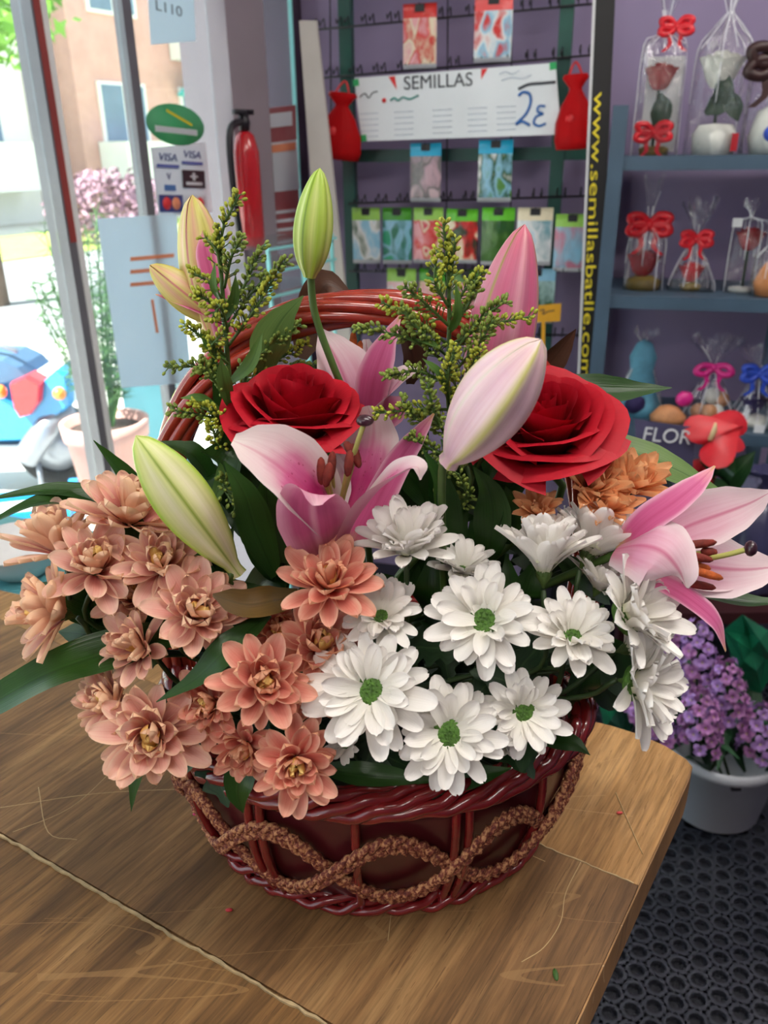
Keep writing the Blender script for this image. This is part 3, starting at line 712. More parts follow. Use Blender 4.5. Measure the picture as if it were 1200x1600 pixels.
m_pale = petal_mat('pale_pink_lily_petal', [(0, col(206, 130, 150)), (.25, col(220, 150, 178)), (.6, col(228, 184, 198)), (1, col(238, 220, 220))], edge=col(238, 216, 220), e0=.4, e1=1.0, rib=col(200, 84, 126), ribw=.12, rib_amt=.65, rough=.5, transl=.25, vary=.03, lines=18, line_amt=.08)
m_anther = plain('rust_red_anther', col(112, 34, 22), .8, .35, 200, bmp=.4)
m_anther_o = plain('rust_orange_anther', col(176, 84, 30), .8, .3, 300, bmp=.4)
m_fil = plain('pale_green_filament', col(176, 176, 96), .5, .1, 60)
m_stig = plain('dark_purple_stigma', col(50, 22, 34), .3, .2, 80, coat=.4)
m_leaf = petal_mat('lily_leaf_green', [(0, col(36, 66, 24)), (1, col(44, 78, 30))], rib=col(28, 54, 20), ribw=.10, rib_amt=.6, rough=.30, transl=.18, vary=.12, lines=22, line_amt=.10)
m_leafl = petal_mat('light_lily_leaf_green', [(0, col(104, 132, 70)), (1, col(92, 122, 60))], rib=col(60, 92, 40), ribw=.12, rib_amt=.7, rough=.4, transl=.2, vary=.06, lines=22, line_amt=.10)
m_leafb = petal_mat('bronze_leaf', [(0, col(92, 84, 36)), (.5, col(104, 80, 36)), (1, col(84, 66, 34))], rib=col(70, 60, 30), ribw=.1, rough=.4, transl=.15, vary=.06, lines=14)
m_leafm = petal_mat('brown_leaf', [(0, col(66, 44, 30)), (1, col(78, 48, 34))], rib=col(54, 34, 24), ribw=.1, rough=.5, transl=.12, vary=.06, lines=14)
def wpx(w, p): return w / F * depY(*p)
def pxblade(ctrl, wid, facing, **kw):
    """ctrl = (px, py, Y) along the blade, wid = widths in photo pixels"""
    ref = ctrl[len(ctrl) // 2]
    return blade([PY(*c) for c in ctrl], [wpx(w, ref) for w in wid], facing, **kw)
def leaf(parent, ctrl, w, face=(0, .3, 1), mat=None, cup=.06, fold=.10, prof=(.30, .75, 1, .95, .7, .35, .03), wave=.03, seed=1):
    f = [cface(*q) for q in face] if isinstance(face[0], tuple) else cface(*face)
    return pxblade(ctrl, [w * q for q in prof], f, cup=cup, fold=fold, wave=wave, seed=seed, n=7).build('leaf', mat or m_leaf, parent)
def tepal(parent, ctrl, wid, face, mat, cup=.12, fold=.0, wave=.02, seed=1, name='petal', n=7, nu=8):
    f = [cface(*q) for q in face] if isinstance(face[0], tuple) else cface(*face)
    return pxblade(ctrl, wid, f, cup=cup, fold=fold, wave=wave, seed=seed, n=n, nu=nu).build(name, mat, parent)
def stamen(parent, a, b, an_len, an_dir, mat=None, bend=(0, 0, 0)):
    A, B = PY(*a), PY(*b); mid = A.lerp(B, .5) + V(bend)
    mb = MB(); mb.tube(crom([A, mid, B], 4), .0011, 6); f = mb.build('filament', m_fil, parent)
    d = cface(*an_dir) * (an_len / F * depY(*b)) / 2; mb = MB(); pts = [B + d * q for q in (-1, -.8, -.3, .3, .8, 1)]
    mb.tube(pts, [.0006, .0019, .0026, .0026, .0019, .0005], 8); mb.build('anther', mat or m_anther, parent)
def stalk(parent, pts, seed, r=.0026, mat=None):
    q = [PY(*c) for c in pts] + [root(seed)]; mb = MB(); mb.tube(crom(q, 6), r, 8); return mb.build('stem', mat or m_stem, parent)

# -- open lily in the middle
la = thing('pink_lily', 'open pink and white lily in front of the roses, dark anthers showing', 'flower', PY(512, 885, .455))
tepal(la, [(528, 868, .450), (505, 800, .435), (455, 745, .425), (405, 708, .420), (364, 688, .420)], [30, 84, 130, 140, 124, 82, 22], (.40, .50, .85), m_lily, cup=.16, wave=.015)
tepal(la, [(520, 888, .445), (500, 850, .420), (490, 812, .408), (488, 784, .404), (492, 772, .398), (496, 790, .392)], [50, 100, 122, 116, 96, 60, 16], [(0, -.35, -1), (0, -.2, -1), (0, .6, -.8), (0, 1, .2)], m_lback, cup=.10, wave=.03, seed=5)
tepal(la, [(530, 872, .448), (552, 820, .428), (590, 768, .415), (628, 738, .408), (652, 730, .404), (656, 750, .402)], [30, 70, 84, 74, 54, 34, 6], [(-.55, .75, .5), (-.5, .85, .35), (-.2, .9, .5), (.5, .8, .5)], m_lily, cup=.18, wave=.03, seed=3)
tepal(la, [(540, 868, .455), (580, 800, .462), (620, 725, .466), (652, 680, .468), (678, 646, .468)], [26, 46, 50, 44, 34, 20, 3], (.35, .1, 1), m_sepal, cup=.10, wave=.01, name='sepal')
tepal(la, [(530, 850, .470), (556, 770, .482), (578, 710, .490), (584, 665, .492), (574, 634, .486)], [30, 70, 96, 100, 88, 60, 16], (-.25, .15, 1), m_lily, cup=.12, wave=.03, seed=8)
tepal(la, [(522, 850, .470), (512, 790, .480), (520, 740, .490), (524, 705, .492)], [24, 60, 70, 50, 8], (0, .2, 1), m_lily, cup=.14, seed=9)
for b, an, ln in (((502, 736, .432), (.0, 1, .2), 44), ((518, 728, .440), (.10, 1, .1), 46), ((512, 742, .428), (.2, 1, .2), 40), ((545, 724, .432), (.12, 1, .2), 42), ((556, 712, .440), (-.3, 1, 0), 40), ((548, 704, .445), (-.5, .8, 0), 34)):
    stamen(la, (526, 812, .455), b, ln, an)
mb = MB(); mb.tube(crom([PY(528, 815, .455), PY(542, 750, .445), PY(556, 700, .438), PY(568, 664, .436)], 5), .0015, 7); pst = mb.build('pistil', m_fil, la)
mb = MB(); mb.ball(PY(570, 657, .435), (.0052, .0045, .0032), None, 9, 6); mb.build('stigma', m_stig, pst)
stalk(la, [(518, 890, .452), (516, 940, .460)], 31)
# -- lily behind the handle side
lb = thing('pink_lily', 'pale pink lily behind the first red rose, under the basket handle', 'flower', PY(560, 660, .55))
tepal(lb, [(560, 668, .545), (545, 610, .540), (525, 560, .540), (500, 516, .545)], [30, 84, 104, 92, 56, 10], (.3, .2, 1), m_pale, cup=.12)
tepal(lb, [(572, 668, .545), (582, 600, .535), (600, 545, .535), (626, 492, .540)], [30, 52, 56, 46, 24, 4], (.1, .2, 1), m_sepal, cup=.08, name='sepal')
tepal(lb, [(585, 668, .545), (606, 620, .530), (630, 590, .528), (660, 575, .530)], [26, 54, 60, 44, 8], (-.2, .8, .6), m_pale, cup=.15)
tepal(lb, [(590, 672, .540), (612, 645, .520), (632, 622, .515)], [24, 52, 50, 10], (0, .3, 1), m_lback, cup=.12)
tepal(lb, [(568, 668, .56), (575, 580, .575), (572, 530, .58)], [26, 60, 56, 10], (0, .2, 1), m_pale, cup=.1)
for b, an in (((543, 548, .555), (-.2, 1, 0)), ((560, 552, .553), (.2, 1, 0)), ((552, 538, .556), (.0, 1, 0))): stamen(lb, (566, 640, .555), b, 40, an, m_anther_o)
stalk(lb, [(566, 672, .55), (570, 760, .54)], 32)
# -- open lily at the right end
lc = thing('pink_lily', 'open pale pink lily pointing sideways above the lilac stocks', 'flower', PY(985, 852, .44))
tepal(lc, [(965, 862, .440), (1005, 818, .428), (1052, 785, .425), (1090, 755, .430), (1117, 728, .440)], [40, 52, 54, 50, 40, 24, 3], (-.35, .5, .8), m_sepal, cup=.06, name='sepal', wave=.01)
tepal(lc, [(985, 848, .448), (1040, 836, .452), (1085, 818, .455), (1130, 802, .455), (1172, 786, .455), (1206, 768, .452)], [40, 66, 86, 92, 76, 46, 8], (-.15, .3, 1), m_pale, cup=.12, wave=.02, seed=2)
tepal(lc, [(985, 862, .450), (1050, 872, .462), (1110, 886, .468), (1165, 890, .470), (1226, 884, .470)], [40, 84, 108, 100, 66, 12], (-.1, .35, 1), m_pale, cup=.10, wave=.02, seed=4)
tepal(lc, [(962, 858, .432), (1000, 852, .412), (1035, 862, .402), (1060, 890, .398), (1072, 918, .400)], [60, 96, 122, 124, 96, 52, 10], [(-.1, .5, .9), (-.2, .4, .9), (-.4, .5, .8), (-.7, .5, .5)], m_pale, cup=-.16, wave=.02, seed=6)
tepal(lc, [(1000, 895, .425), (1050, 918, .415), (1090, 945, .410), (1120, 975, .408), (1134, 1018, .408)], [34, 44, 46, 42, 30, 5], (.4, .5, .8), m_sepal, cup=.05, name='sepal')
tepal(lc, [(985, 870, .445), (1050, 900, .455), (1110, 912, .462), (1160, 915, .465)], [36, 60, 62, 40, 6], (0, .8, .6), m_pale, cup=.1)
for b, an, ln, mm in (((1092, 850, .425), (1, .12, .1), 54, m_anther), ((1088, 870, .418), (1, -.22, .1), 52, m_anther), ((1086, 884, .420), (1, -.2, 0), 50, m_anther_o), ((1102, 896, .415), (1, -.3, .1), 56, m_anther_o), ((1092, 914, .418), (1, -.18, .1), 52, m_anther), ((1108, 862, .425), (1, -.1, .0), 26, m_anther)):
    stamen(lc, (1010, 872, .440), b, ln, an, mm)
mb = MB(); mb.tube(crom([PY(1010, 875, .44), PY(1080, 876, .428), PY(1130, 868, .42), PY(1168, 858, .416)], 5), .0016, 7); pst = mb.build('pistil', m_fil, lc)
mb = MB(); mb.ball(PY(1173, 857, .415), (.0036, .0042, .0046), None, 9, 6); mb.build('stigma', m_stig, pst)
stalk(lc, [(966, 862, .440), (930, 880, .455)], 33)

# ------------------------------------------------------------------ lily buds
def bud_mat(name, a, b, c, seam, tipc):
    m, nt, bs = newmat(name); tc = nd(nt, 'ShaderNodeTexCoord'); sp = nd(nt, 'ShaderNodeSeparateXYZ'); nt.links.new(tc.outputs['UV'], sp.inputs[0])
    au = mth(nt, 'ABSOLUTE', mth(nt, 'MULTIPLY_ADD', sp.outputs[0], 2.0, -1.0))
    c1 = ramp(nt, au, [(.0, b), (.22, a), (.55, c), (.9, a), (1, seam)])
    c2 = ramp(nt, sp.outputs[1], [(0, (1, 1, 1, 1)), (.75, (1, 1, 1, 1)), (1, tipc)])
    mp = nd(nt, 'ShaderNodeMapping'); mp.inputs['Scale'].default_value = (22, 1.5, 1); nt.links.new(tc.outputs['UV'], mp.inputs[0])
    c1 = mixc(nt, .12, c1, ramp(nt, noise(nt, 1, 2, vec=mp.outputs[0]), [(.3, (.1, .1, .1, 1)), (.7, (.95, .95, .95, 1))]), 'OVERLAY')
    nt.links.new(mixc(nt, .8, c1, c2, 'MULTIPLY'), bs.inputs['Base Color']); bs.inputs['Roughness'].default_value = .42
    bs.inputs['Subsurface Weight'].default_value = .15; bs.inputs['Subsurface Radius'].default_value = (.004, .004, .002); return m
m_budg = bud_mat('lime_green_bud', col(150, 176, 52), col(176, 198, 92), col(196, 208, 120), col(104, 132, 34), (.9, 1, .6, 1))
m_budl = bud_mat('cream_green_bud', col(206, 212, 140), col(150, 184, 44), col(222, 220, 180), col(140, 162, 60), (.85, .95, .5, 1))
m_budp = bud_mat('pink_bud', col(198, 112, 140), col(214, 150, 166), col(204, 100, 136), col(172, 160, 84), (1, .95, .75, 1))
m_budw = bud_mat('pinkish_white_bud', col(222, 192, 196), col(200, 196, 120), col(224, 186, 200), col(214, 200, 190), (.95, .95, .8, 1))
m_budy = bud_mat('yellow_pink_bud', col(200, 186, 110), col(186, 176, 84), col(208, 160, 130), col(190, 96, 112), (.95, .98, .7, 1))
def bud(label, tip, base, hw, mat, seed, spin=.3, stem_pts=None, split=0.0, bulge=.5, group=None, bend=0.0):
    A, B = PY(*base), PY(*tip); ax = (B - A); L = ax.length; z = ax.normalized(); w = hw / F * depY(*base)
    th = thing('lily_bud', label, 'flower bud', A, group=group)
    a = (BACK - z * BACK.dot(z)).normalized(); b = z.cross(a)
    for k in range(3):
        vs = []; uv = []; nu, nv = 12, 22
        for i in range(nv + 1):
            v = i / nv; pr_ = (sin(pi * min(1, v ** (.693 / -math.log(bulge)) if v > 0 else 0)) ** .62 if 0 < v < 1 else 0)
            pr_ = max(pr_, .30 * (1 - v) ** 3) + .02 * (1 - v)
            if v > .85: pr_ = max(pr_, .26 * max(0, 1 - (v - .85) / .15) ** .6 * .9)
            for j in range(nu + 1):
                u = 2 * j / nu - 1; g = spin + 2 * pi * k / 3 + u * pi / 3 * 1.0
                lob = 1 + .075 * cos(u * 2 * pi) - .08 * abs(u) ** 6 + .06 * math.exp(-(u * 5) ** 2)
                r_ = w * pr_ * lob; off = split * w * max(0, v - .55) ** 1.5
                g0 = spin + 2 * pi * k / 3
                q = A + z * (L * v) + (a * cos(g) + b * sin(g)) * r_ + (a * cos(g0) + b * sin(g0)) * off + a.cross(z) * (bend * L * v * (1 - v))
                vs.append(q); uv.append((j / nu, v))
        fs = [(i * (nu + 1) + j, i * (nu + 1) + j + 1, (i + 1) * (nu + 1) + j + 1, (i + 1) * (nu + 1) + j) for i in range(nv) for j in range(nu)]
        MB().add(vs, fs, uv).build('tepal', mat, th)
    q = [A + z * .004] + ([PY(*c) for c in stem_pts] if stem_pts else [A - z * .04]) + [root(seed)]
    mb = MB(); mb.tube(crom(q, 6), [.0032] + [.0024] * (len(crom(q, 6)) - 1), 8); mb.build('stem', m_stem, th)
    return th
bd1 = bud('slim lime green lily bud standing highest, above the basket handle', (500, 262, .530), (484, 434, .530), 28, m_budg, 41, .55, [(492, 490, .53), (520, 570, .528), (546, 632, .53), (562, 690, .525), (566, 760, .52)], .0, .44)
bd2 = bud('fat cream and green lily bud leaning over the peach cluster', (212, 680, .430), (372, 896, .440), 42, m_budl, 42, 1.25, [(385, 930, .445)], 0, .58)
bd3 = bud('tall pink lily bud about to open, behind the goldenrod', (820, 350, .540), (758, 650, .540), 48, m_budp, 43, .2, None, .04, .42)
bd4 = bud('fat pinkish white lily bud leaning across the red rose', (846, 530, .400), (700, 724, .425), 53, m_budw, 44, .25, [(690, 770, .44)], .03, .52)
bd5 = bud('yellow and pink lily bud behind the goldenrod, pointing straight up', (300, 304, .56), (346, 560, .56), 34, m_budy, 45, .5, None, .08, .55)
bd6 = bud('small yellow and pink lily bud pointing sideways towards the window', (234, 414, .555), (346, 505, .56), 27, m_budy, 46, 1.0, [(370, 560, .56)], .08, .5)
tepal(bd6, [(346, 500, .553), (300, 478, .55), (268, 468, .55), (243, 460, .55)], [24, 24, 14, 2], (0, .6, .8), m_sepal, name='tepal')
tepal(bd5, [(352, 540, .553), (340, 470, .545), (322, 400, .545), (318, 360, .548)], [30, 44, 34, 4], (.3, .2, 1), m_sepal, name='tepal')

# ------------------------------------------------------------------ long leaves, each on the stem it grows from
leaf(la, [(330, 800, .52), (200, 792, .515), (90, 768, .50), (-30, 782, .48)], 50, (0, .75, .7), fold=.12)
leaf(la, [(340, 810, .515), (230, 805, .51), (130, 790, .50), (60, 785, .485), (-40, 830, .47)], 60, [(0, .5, .9), (0, .6, .8), (.1, .8, .6), (.2, .9, .5)], fold=.1)
leaf(bd2, [(300, 880, .51), (240, 820, .51), (195, 745, .50), (146, 688, .49)], 50, (.3, .5, .8))
leaf(bd2, [(330, 975, .44), (190, 1015, .425), (80, 1052, .415), (-40, 1118, .405)], 76, (-.1, .65, .75), fold=.08, prof=(.4, .8, 1, 1, .95, .85, .6))
leaf(bd2, [(300, 1120, .43), (230, 1170, .42), (212, 1220, .415), (205, 1268, .41)], 34, (-.3, .2, .9))
leaf(la, [(470, 930, .435), (430, 938, .420), (385, 945, .412), (332, 930, .408)], 52, (0, .55, .85), mat=m_leafb, prof=(.5, .8, 1, 1.05, 1, .8, .1), fold=.04)
leaf(la, [(420, 960, .42), (360, 1010, .402), (310, 1058, .396), (244, 1097, .392)], 48, (.1, .6, .8), fold=.06)
leaf(bd4, [(830, 620, .53), (900, 615, .53), (970, 612, .53), (1050, 606, .53)], 64, (.1, .5, .9), mat=m_leaf)
leaf(lc, [(880, 690, .54), (980, 705, .535), (1060, 735, .53), (1160, 792, .52)], 72, (.2, .5, .85), mat=m_leafl, fold=-.08)
leaf(lc, [(1000, 890, .475), (1090, 925, .48), (1160, 940, .48), (1240, 940, .48)], 52, (0, .8, .5))
leaf(bd1, [(470, 560, .59), (488, 500, .60), (510, 445, .60), (560, 475, .60)], 66, (.3, .3, .9), mat=m_leafm)
leaf(bd3, [(820, 640, .56), (850, 580, .56), (880, 540, .56), (900, 514, .56)], 46, (.6, .2, .8), mat=m_leafm)
leaf(lb, [(640, 600, .57), (645, 560, .57), (632, 520, .57), (625, 492, .57)], 46, (.4, .3, .9), mat=m_leafm)
leaf(bd1, [(410, 590, .535), (420, 540, .53), (440, 500, .53), (474, 462, .53)], 62, (.4, .3, .9), mat=m_leafl, fold=-.06)
leaf(bd5, [(370, 760, .52), (360, 680, .515), (345, 620, .51), (330, 540, .51)], 40, (.3, .2, .9))
leaf(bd5, [(360, 800, .50), (310, 720, .50), (280, 700, .50), (240, 690, .50)], 40, (.2, .7, .7))
leaf(la, [(430, 900, .46), (400, 830, .455), (380, 770, .45), (350, 720, .45)], 60, (.3, .2, .9))
leaf(la, [(440, 880, .48), (420, 800, .48), (415, 740, .48)], 60, (-.2, .2, .9))
leaf(bd4, [(720, 880, .47), (700, 820, .465), (690, 760, .46), (660, 700, .46)], 50, (.3, .2, .9))
leaf(bd4, [(760, 880, .48), (770, 820, .47), (765, 770, .465), (740, 730, .46)], 62, (-.2, .2, .9))
leaf(bd3, [(790, 850, .48), (800, 800, .47), (790, 760, .47)], 50, (.2, .2, .9))
leaf(la, [(660, 900, .50), (640, 820, .50), (650, 740, .50), (670, 660, .50)], 56, (.1, .2, .9))
leaf(lb, [(600, 800, .53), (480, 720, .55), (420, 640, .56)], 70, (.1, .2, .9))
leaf(bd3, [(700, 820, .53), (760, 740, .55), (780, 640, .56)], 70, (.1, .2, .9))
leaf(bd2, [(380, 1160, .42), (378, 1200, .405), (372, 1240, .40), (380, 1270, .40)], 50, (.0, .3, .9))
leaf(bd2, [(340, 1130, .43), (310, 1170, .425), (290, 1210, .42)], 44, (-.3, .4, .8))
leaf(lc, [(830, 1150, .43), (870, 1158, .42), (900, 1165, .415), (922, 1180, .41)], 36, (.1, .6, .7))
leaf(la, [(500, 1200, .41), (560, 1210, .40), (620, 1215, .40), (690, 1222, .40)], 40, (0, .6, .8))
leaf(la, [(690, 1230, .42), (740, 1215, .41), (800, 1200, .41)], 40, (0, .6, .8))

# dark leaves filling the inside of the bouquet, behind the blooms
fr = random.Random(77)
owners = [la, lb, bd1, bd2, bd3, bd4, bd5]
for k in range(64):
    if k < 40: px, py = fr.uniform(310, 800), fr.uniform(720, 1090)
    elif k < 56: px, py = fr.uniform(110, 340), fr.uniform(830, 1030)
    else: px, py = fr.uniform(800, 960), fr.uniform(880, 1080)
    Y = fr.uniform(.49, .55) if k < 40 else fr.uniform(.475, .51)
    a = fr.uniform(-.9, .9) + (0 if px > 330 else -.6); ln = fr.uniform(70, 120)
    leaf(owners[k % 7], [(px - ln * sin(a) * .6, py + ln * cos(a) * .6, Y + .02), (px, py, Y - .01), (px + ln * sin(a) * .7, py - ln * cos(a) * .7, Y)], fr.uniform(50, 80), (fr.uniform(-.5, .5), .35, .9), seed=k)
# ------------------------------------------------------------------ goldenrod
m_gbud = plain('yellow_green_goldenrod_bud', col(156, 162, 46), .6, .28, 160)
m_gbudg = plain('green_goldenrod_bud', col(116, 134, 50), .6, .25, 160)
m_gleaf = petal_mat('goldenrod_leaf_green', [(0, col(70, 104, 44)), (1, col(86, 120, 56))], rib=col(56, 86, 36), ribw=.15, rough=.5, transl=.2, vary=.1, lines=10)
def goldenrod(label, spine, branches, seed, leaves):
    r_ = random.Random(seed); sp = [PY(*c) for c in spine]
    th = thing('goldenrod', label, 'flower', root(seed), group='goldenrod sprays of the basket')
    pts = crom([root(seed)] + sp, 6); mb = MB(); mb.tube(pts, [.0024 - .0014 * i / len(pts) for i in range(len(pts))], 6); mb.build('stem', m_stem, th)
    for bi, (a, m_, b, yel) in enumerate(branches):
        A, M_, B_ = PY(*a), PY(*m_), PY(*b); q = crom([A, M_, B_], 9)
        mb = MB(); mb.tube(q, [.0011 - .0005 * i / len(q) for i in range(len(q))], 5)
        bm = MB()
        n = len(q)
        L = sum((q[i + 1] - q[i]).length for i in range(n - 1)); cnt = int(L / .00085)
        for k in range(cnt):
            f = .12 + .88 * (k + r_.random()) / cnt; i = min(int(f * (n - 1)), n - 2); p = q[i].lerp(q[i + 1], f * (n - 1) - i)
            t = (q[i + 1] - q[i]).normalized(); rad = V((r_.gauss(0, 1), r_.gauss(0, 1), r_.gauss(.35, 1))); rad = (rad - t * rad.dot(t)).normalized()
            d = (rad * .85 + t * .7).normalized(); ln = r_.uniform(.003, .0075) * (1.05 - .6 * f)
            e = p + d * ln; mb.tube([p, e], .0004, 3, cap=False)
            s = r_.uniform(.0010, .0016); bm.ball(e + d * s, (s * .85, s * .85, s * 1.25), frame_from(d, 0), 6, 4)
        bo = mb.build('branch', m_stem, th)
        bm.build('bud_cluster', m_gbud if yel else m_gbudg, bo, kind='stuff')
    for (c0, c1, c2, w, f) in leaves:
        pxblade([c0, c1, c2], [w * q for q in (.3, .9, 1, .7, .05)], cface(*f), cup=.05, fold=.08, n=5, nu=4).build('leaf', m_gleaf, th)
Yg = .50
def g3(*a): return tuple(a)
goldenrod('goldenrod spray with curling tips between the window and the first red rose', [(372, 760, .50), (362, 640, .50), (352, 520, .50), (345, 420, .505), (340, 350, .505)], [
    ((345, 420, .505), (348, 360, .505), (374, 304, .505), 1), ((345, 430, .505), (338, 390, .50), (318, 372, .50), 1), ((350, 470, .503), (325, 440, .495), (294, 424, .49), 1), ((352, 500, .503), (325, 470, .49), (304, 462, .485), 1),
    ((350, 450, .503), (362, 400, .50), (378, 372, .50), 0), ((355, 500, .50), (385, 440, .495), (410, 384, .495), 0), ((356, 510, .50), (400, 450, .495), (448, 408, .49), 0), ((357, 540, .50), (400, 480, .49), (430, 430, .49), 1),
    ((357, 560, .50), (320, 530, .49), (290, 508, .485), 1), ((358, 570, .50), (330, 545, .485), (350, 520, .48), 1), ((360, 600, .50), (320, 575, .485), (262, 574, .48), 0), ((360, 620, .50), (330, 590, .48), (310, 566, .475), 0),
    ((364, 660, .50), (320, 650, .48), (266, 640, .475), 0), ((364, 690, .50), (340, 650, .48), (300, 632, .475), 1), ((362, 600, .51), (410, 550, .53), (470, 506, .53), 0), ((362, 620, .51), (430, 565, .545), (480, 535, .55), 1),
    ((364, 640, .51), (440, 580, .55), (500, 572, .56), 0), ((356, 520, .50), (345, 480, .488), (330, 500, .485), 1), ((366, 720, .50), (340, 690, .48), (330, 660, .475), 1), ((362, 620, .51), (400, 570, .54), (420, 525, .54), 0), ((366, 740, .49), (350, 760, .47), (372, 800, .46), 0)], 51,
    [((352, 560, .498), (330, 545, .49), (312, 520, .485), 22, (.2, .4, .9)), ((356, 600, .497), (390, 570, .485), (410, 520, .48), 24, (.2, .3, .9)), ((350, 500, .50), (365, 470, .495), (368, 430, .49), 18, (.3, .3, .9)), ((360, 660, .495), (320, 625, .48), (282, 622, .475), 20, (.1, .6, .8)), ((362, 640, .495), (350, 600, .48), (345, 560, .475), 26, (.2, .3, .9)), ((364, 700, .495), (352, 740, .48), (330, 790, .47), 28, (.2, .3, .9)), ((350, 480, .50), (335, 450, .49), (336, 410, .49), 16, (-.3, .3, .9))])
goldenrod('goldenrod spray standing between the two red roses', [(712, 800, .48), (706, 700, .49), (700, 600, .495), (702, 500, .50), (700, 400, .50)], [
    ((700, 450, .50), (698, 400, .50), (692, 346, .50), 1), ((700, 470, .50), (706, 420, .50), (712, 372, .50), 1), ((701, 480, .50), (680, 440, .495), (684, 392, .495), 1), ((702, 500, .50), (725, 455, .495), (756, 424, .49), 1), ((702, 520, .50), (735, 470, .49), (742, 440, .49), 0),
    ((702, 510, .50), (660, 470, .49), (632, 448, .485), 0), ((702, 540, .50), (650, 500, .485), (596, 472, .48), 1), ((702, 570, .50), (640, 530, .48), (558, 512, .475), 0), ((702, 560, .50), (660, 520, .48), (626, 480, .475), 0),
    ((702, 600, .497), (650, 580, .48), (600, 590, .475), 0), ((703, 640, .495), (650, 640, .475), (586, 646, .47), 1), ((703, 650, .495), (660, 660, .475), (628, 626, .47), 0), ((702, 540, .50), (760, 510, .49), (832, 494, .485), 1), ((702, 560, .50), (750, 500, .485), (792, 470, .48), 0),
    ((702, 590, .50), (745, 540, .48), (770, 500, .475), 0), ((702, 620, .497), (735, 580, .475), (750, 545, .47), 1), ((703, 640, .497), (700, 590, .475), (712, 540, .47), 1), ((704, 690, .49), (680, 650, .47), (668, 600, .465), 0), ((706, 720, .488), (670, 700, .47), (640, 680, .465), 0), ((706, 740, .488), (720, 700, .47), (728, 660, .465), 0), ((708, 780, .48), (690, 760, .47), (700, 720, .46), 0), ((710, 800, .48), (730, 780, .47), (716, 740, .46), 0)], 52,
    [((702, 560, .497), (680, 540, .485), (645, 530, .48), 18, (.1, .6, .8)), ((703, 640, .495), (690, 590, .48), (660, 560, .475), 20, (.2, .4, .9)), ((702, 520, .50), (715, 490, .49), (712, 440, .488), 16, (.2, .3, .9)), ((706, 720, .485), (740, 690, .47), (750, 640, .465), 20, (.2, .3, .9)), ((705, 700, .488), (690, 740, .47), (680, 800, .46), 24, (.2, .3, .9))])
# ================================================================== back of the shop: helpers in the wall's own axes (x along, y into the wall, z up)
def wfr(x, y, off): return Matrix.Translation(onwall(x, y, off)) @ ROTW.to_4x4()
def wsize(x0, y0, x1, y1, off):
    xm, ym = (x0 + x1) / 2, (y0 + y1) / 2
    return (onwall(x1, ym, off) - onwall(x0, ym, off)).length, (onwall(xm, y0, off) - onwall(xm, y1, off)).length
def lbuild(mb, M, name, mat, parent=None, smooth=True, **t):
    mb.v = [M @ v for v in mb.v]; return mb.build(name, mat, parent, smooth, **t)
m_black = plain('black_wire', col(30, 26, 34), .4, .1, 20)
m_green = plain('dark_green_metal', col(20, 74, 64), .4, .15, 12)
# ---- wire rack
rack = thing('seed_rack', 'tall green-framed wire rack against the purple wall, holding seed packets', 'rack', (onwall(720, 300, .08)[0], onwall(720, 300, .08)[1], 0))
OFR = .10
for x in (546, 872):
    p = onwall(x, 234, OFR - .02); MB().box((p.x, p.y, 1.14), (.036, .03, 2.28), ROTW.to_4x4()).build('post', m_green, rack, smooth=False)
for y in (240, -40):
    a, b = onwall(535, y + 6, OFR - .02), onwall(928, y - 3, OFR - .02); c = (a + b) / 2
    MB().box(c, ((b - a).length, .02, .034), ROTW.to_4x4()).build('crossbar', m_green, rack, smooth=False)
for (x0, y0, x1, y1) in ((478, 48, 926, 6), (500, 122, 928, 86), (545, 318, 926, 306), (545, 424, 924, 424), (545, 520, 922, 524), (545, 588, 918, 592)):
    a, b = onwall(x0, y0, OFR), onwall(x1, y1, OFR)
    mb = MB(); mb.tube([a, b], .0028, 6); wire = mb.build('wire', m_black, rack)
    n = 11
    for k in range(n):
        p = a.lerp(b, (k + .5) / n); q = [p + V((0, 0, 0)), p + WN * .012 + V((0, 0, .024)), p + WN * .05 + V((0, 0, .004)), p + WN * .055 + V((0, 0, .014))]
        q2 = [v + WD * .022 for v in q]
        mb = MB(); mb.tube(q, .0019, 5); mb.tube(q2, .0019, 5); mb.build('hook', m_black, wire)
for x in (515, 700, 800):
    a, b = onwall(x, -60, OFR - .003), onwall(x + (6 if x < 600 else -4), 620, OFR - .003); mb = MB(); mb.tube([a, b], .0022, 5); mb.build('upright_wire', m_black, rack)
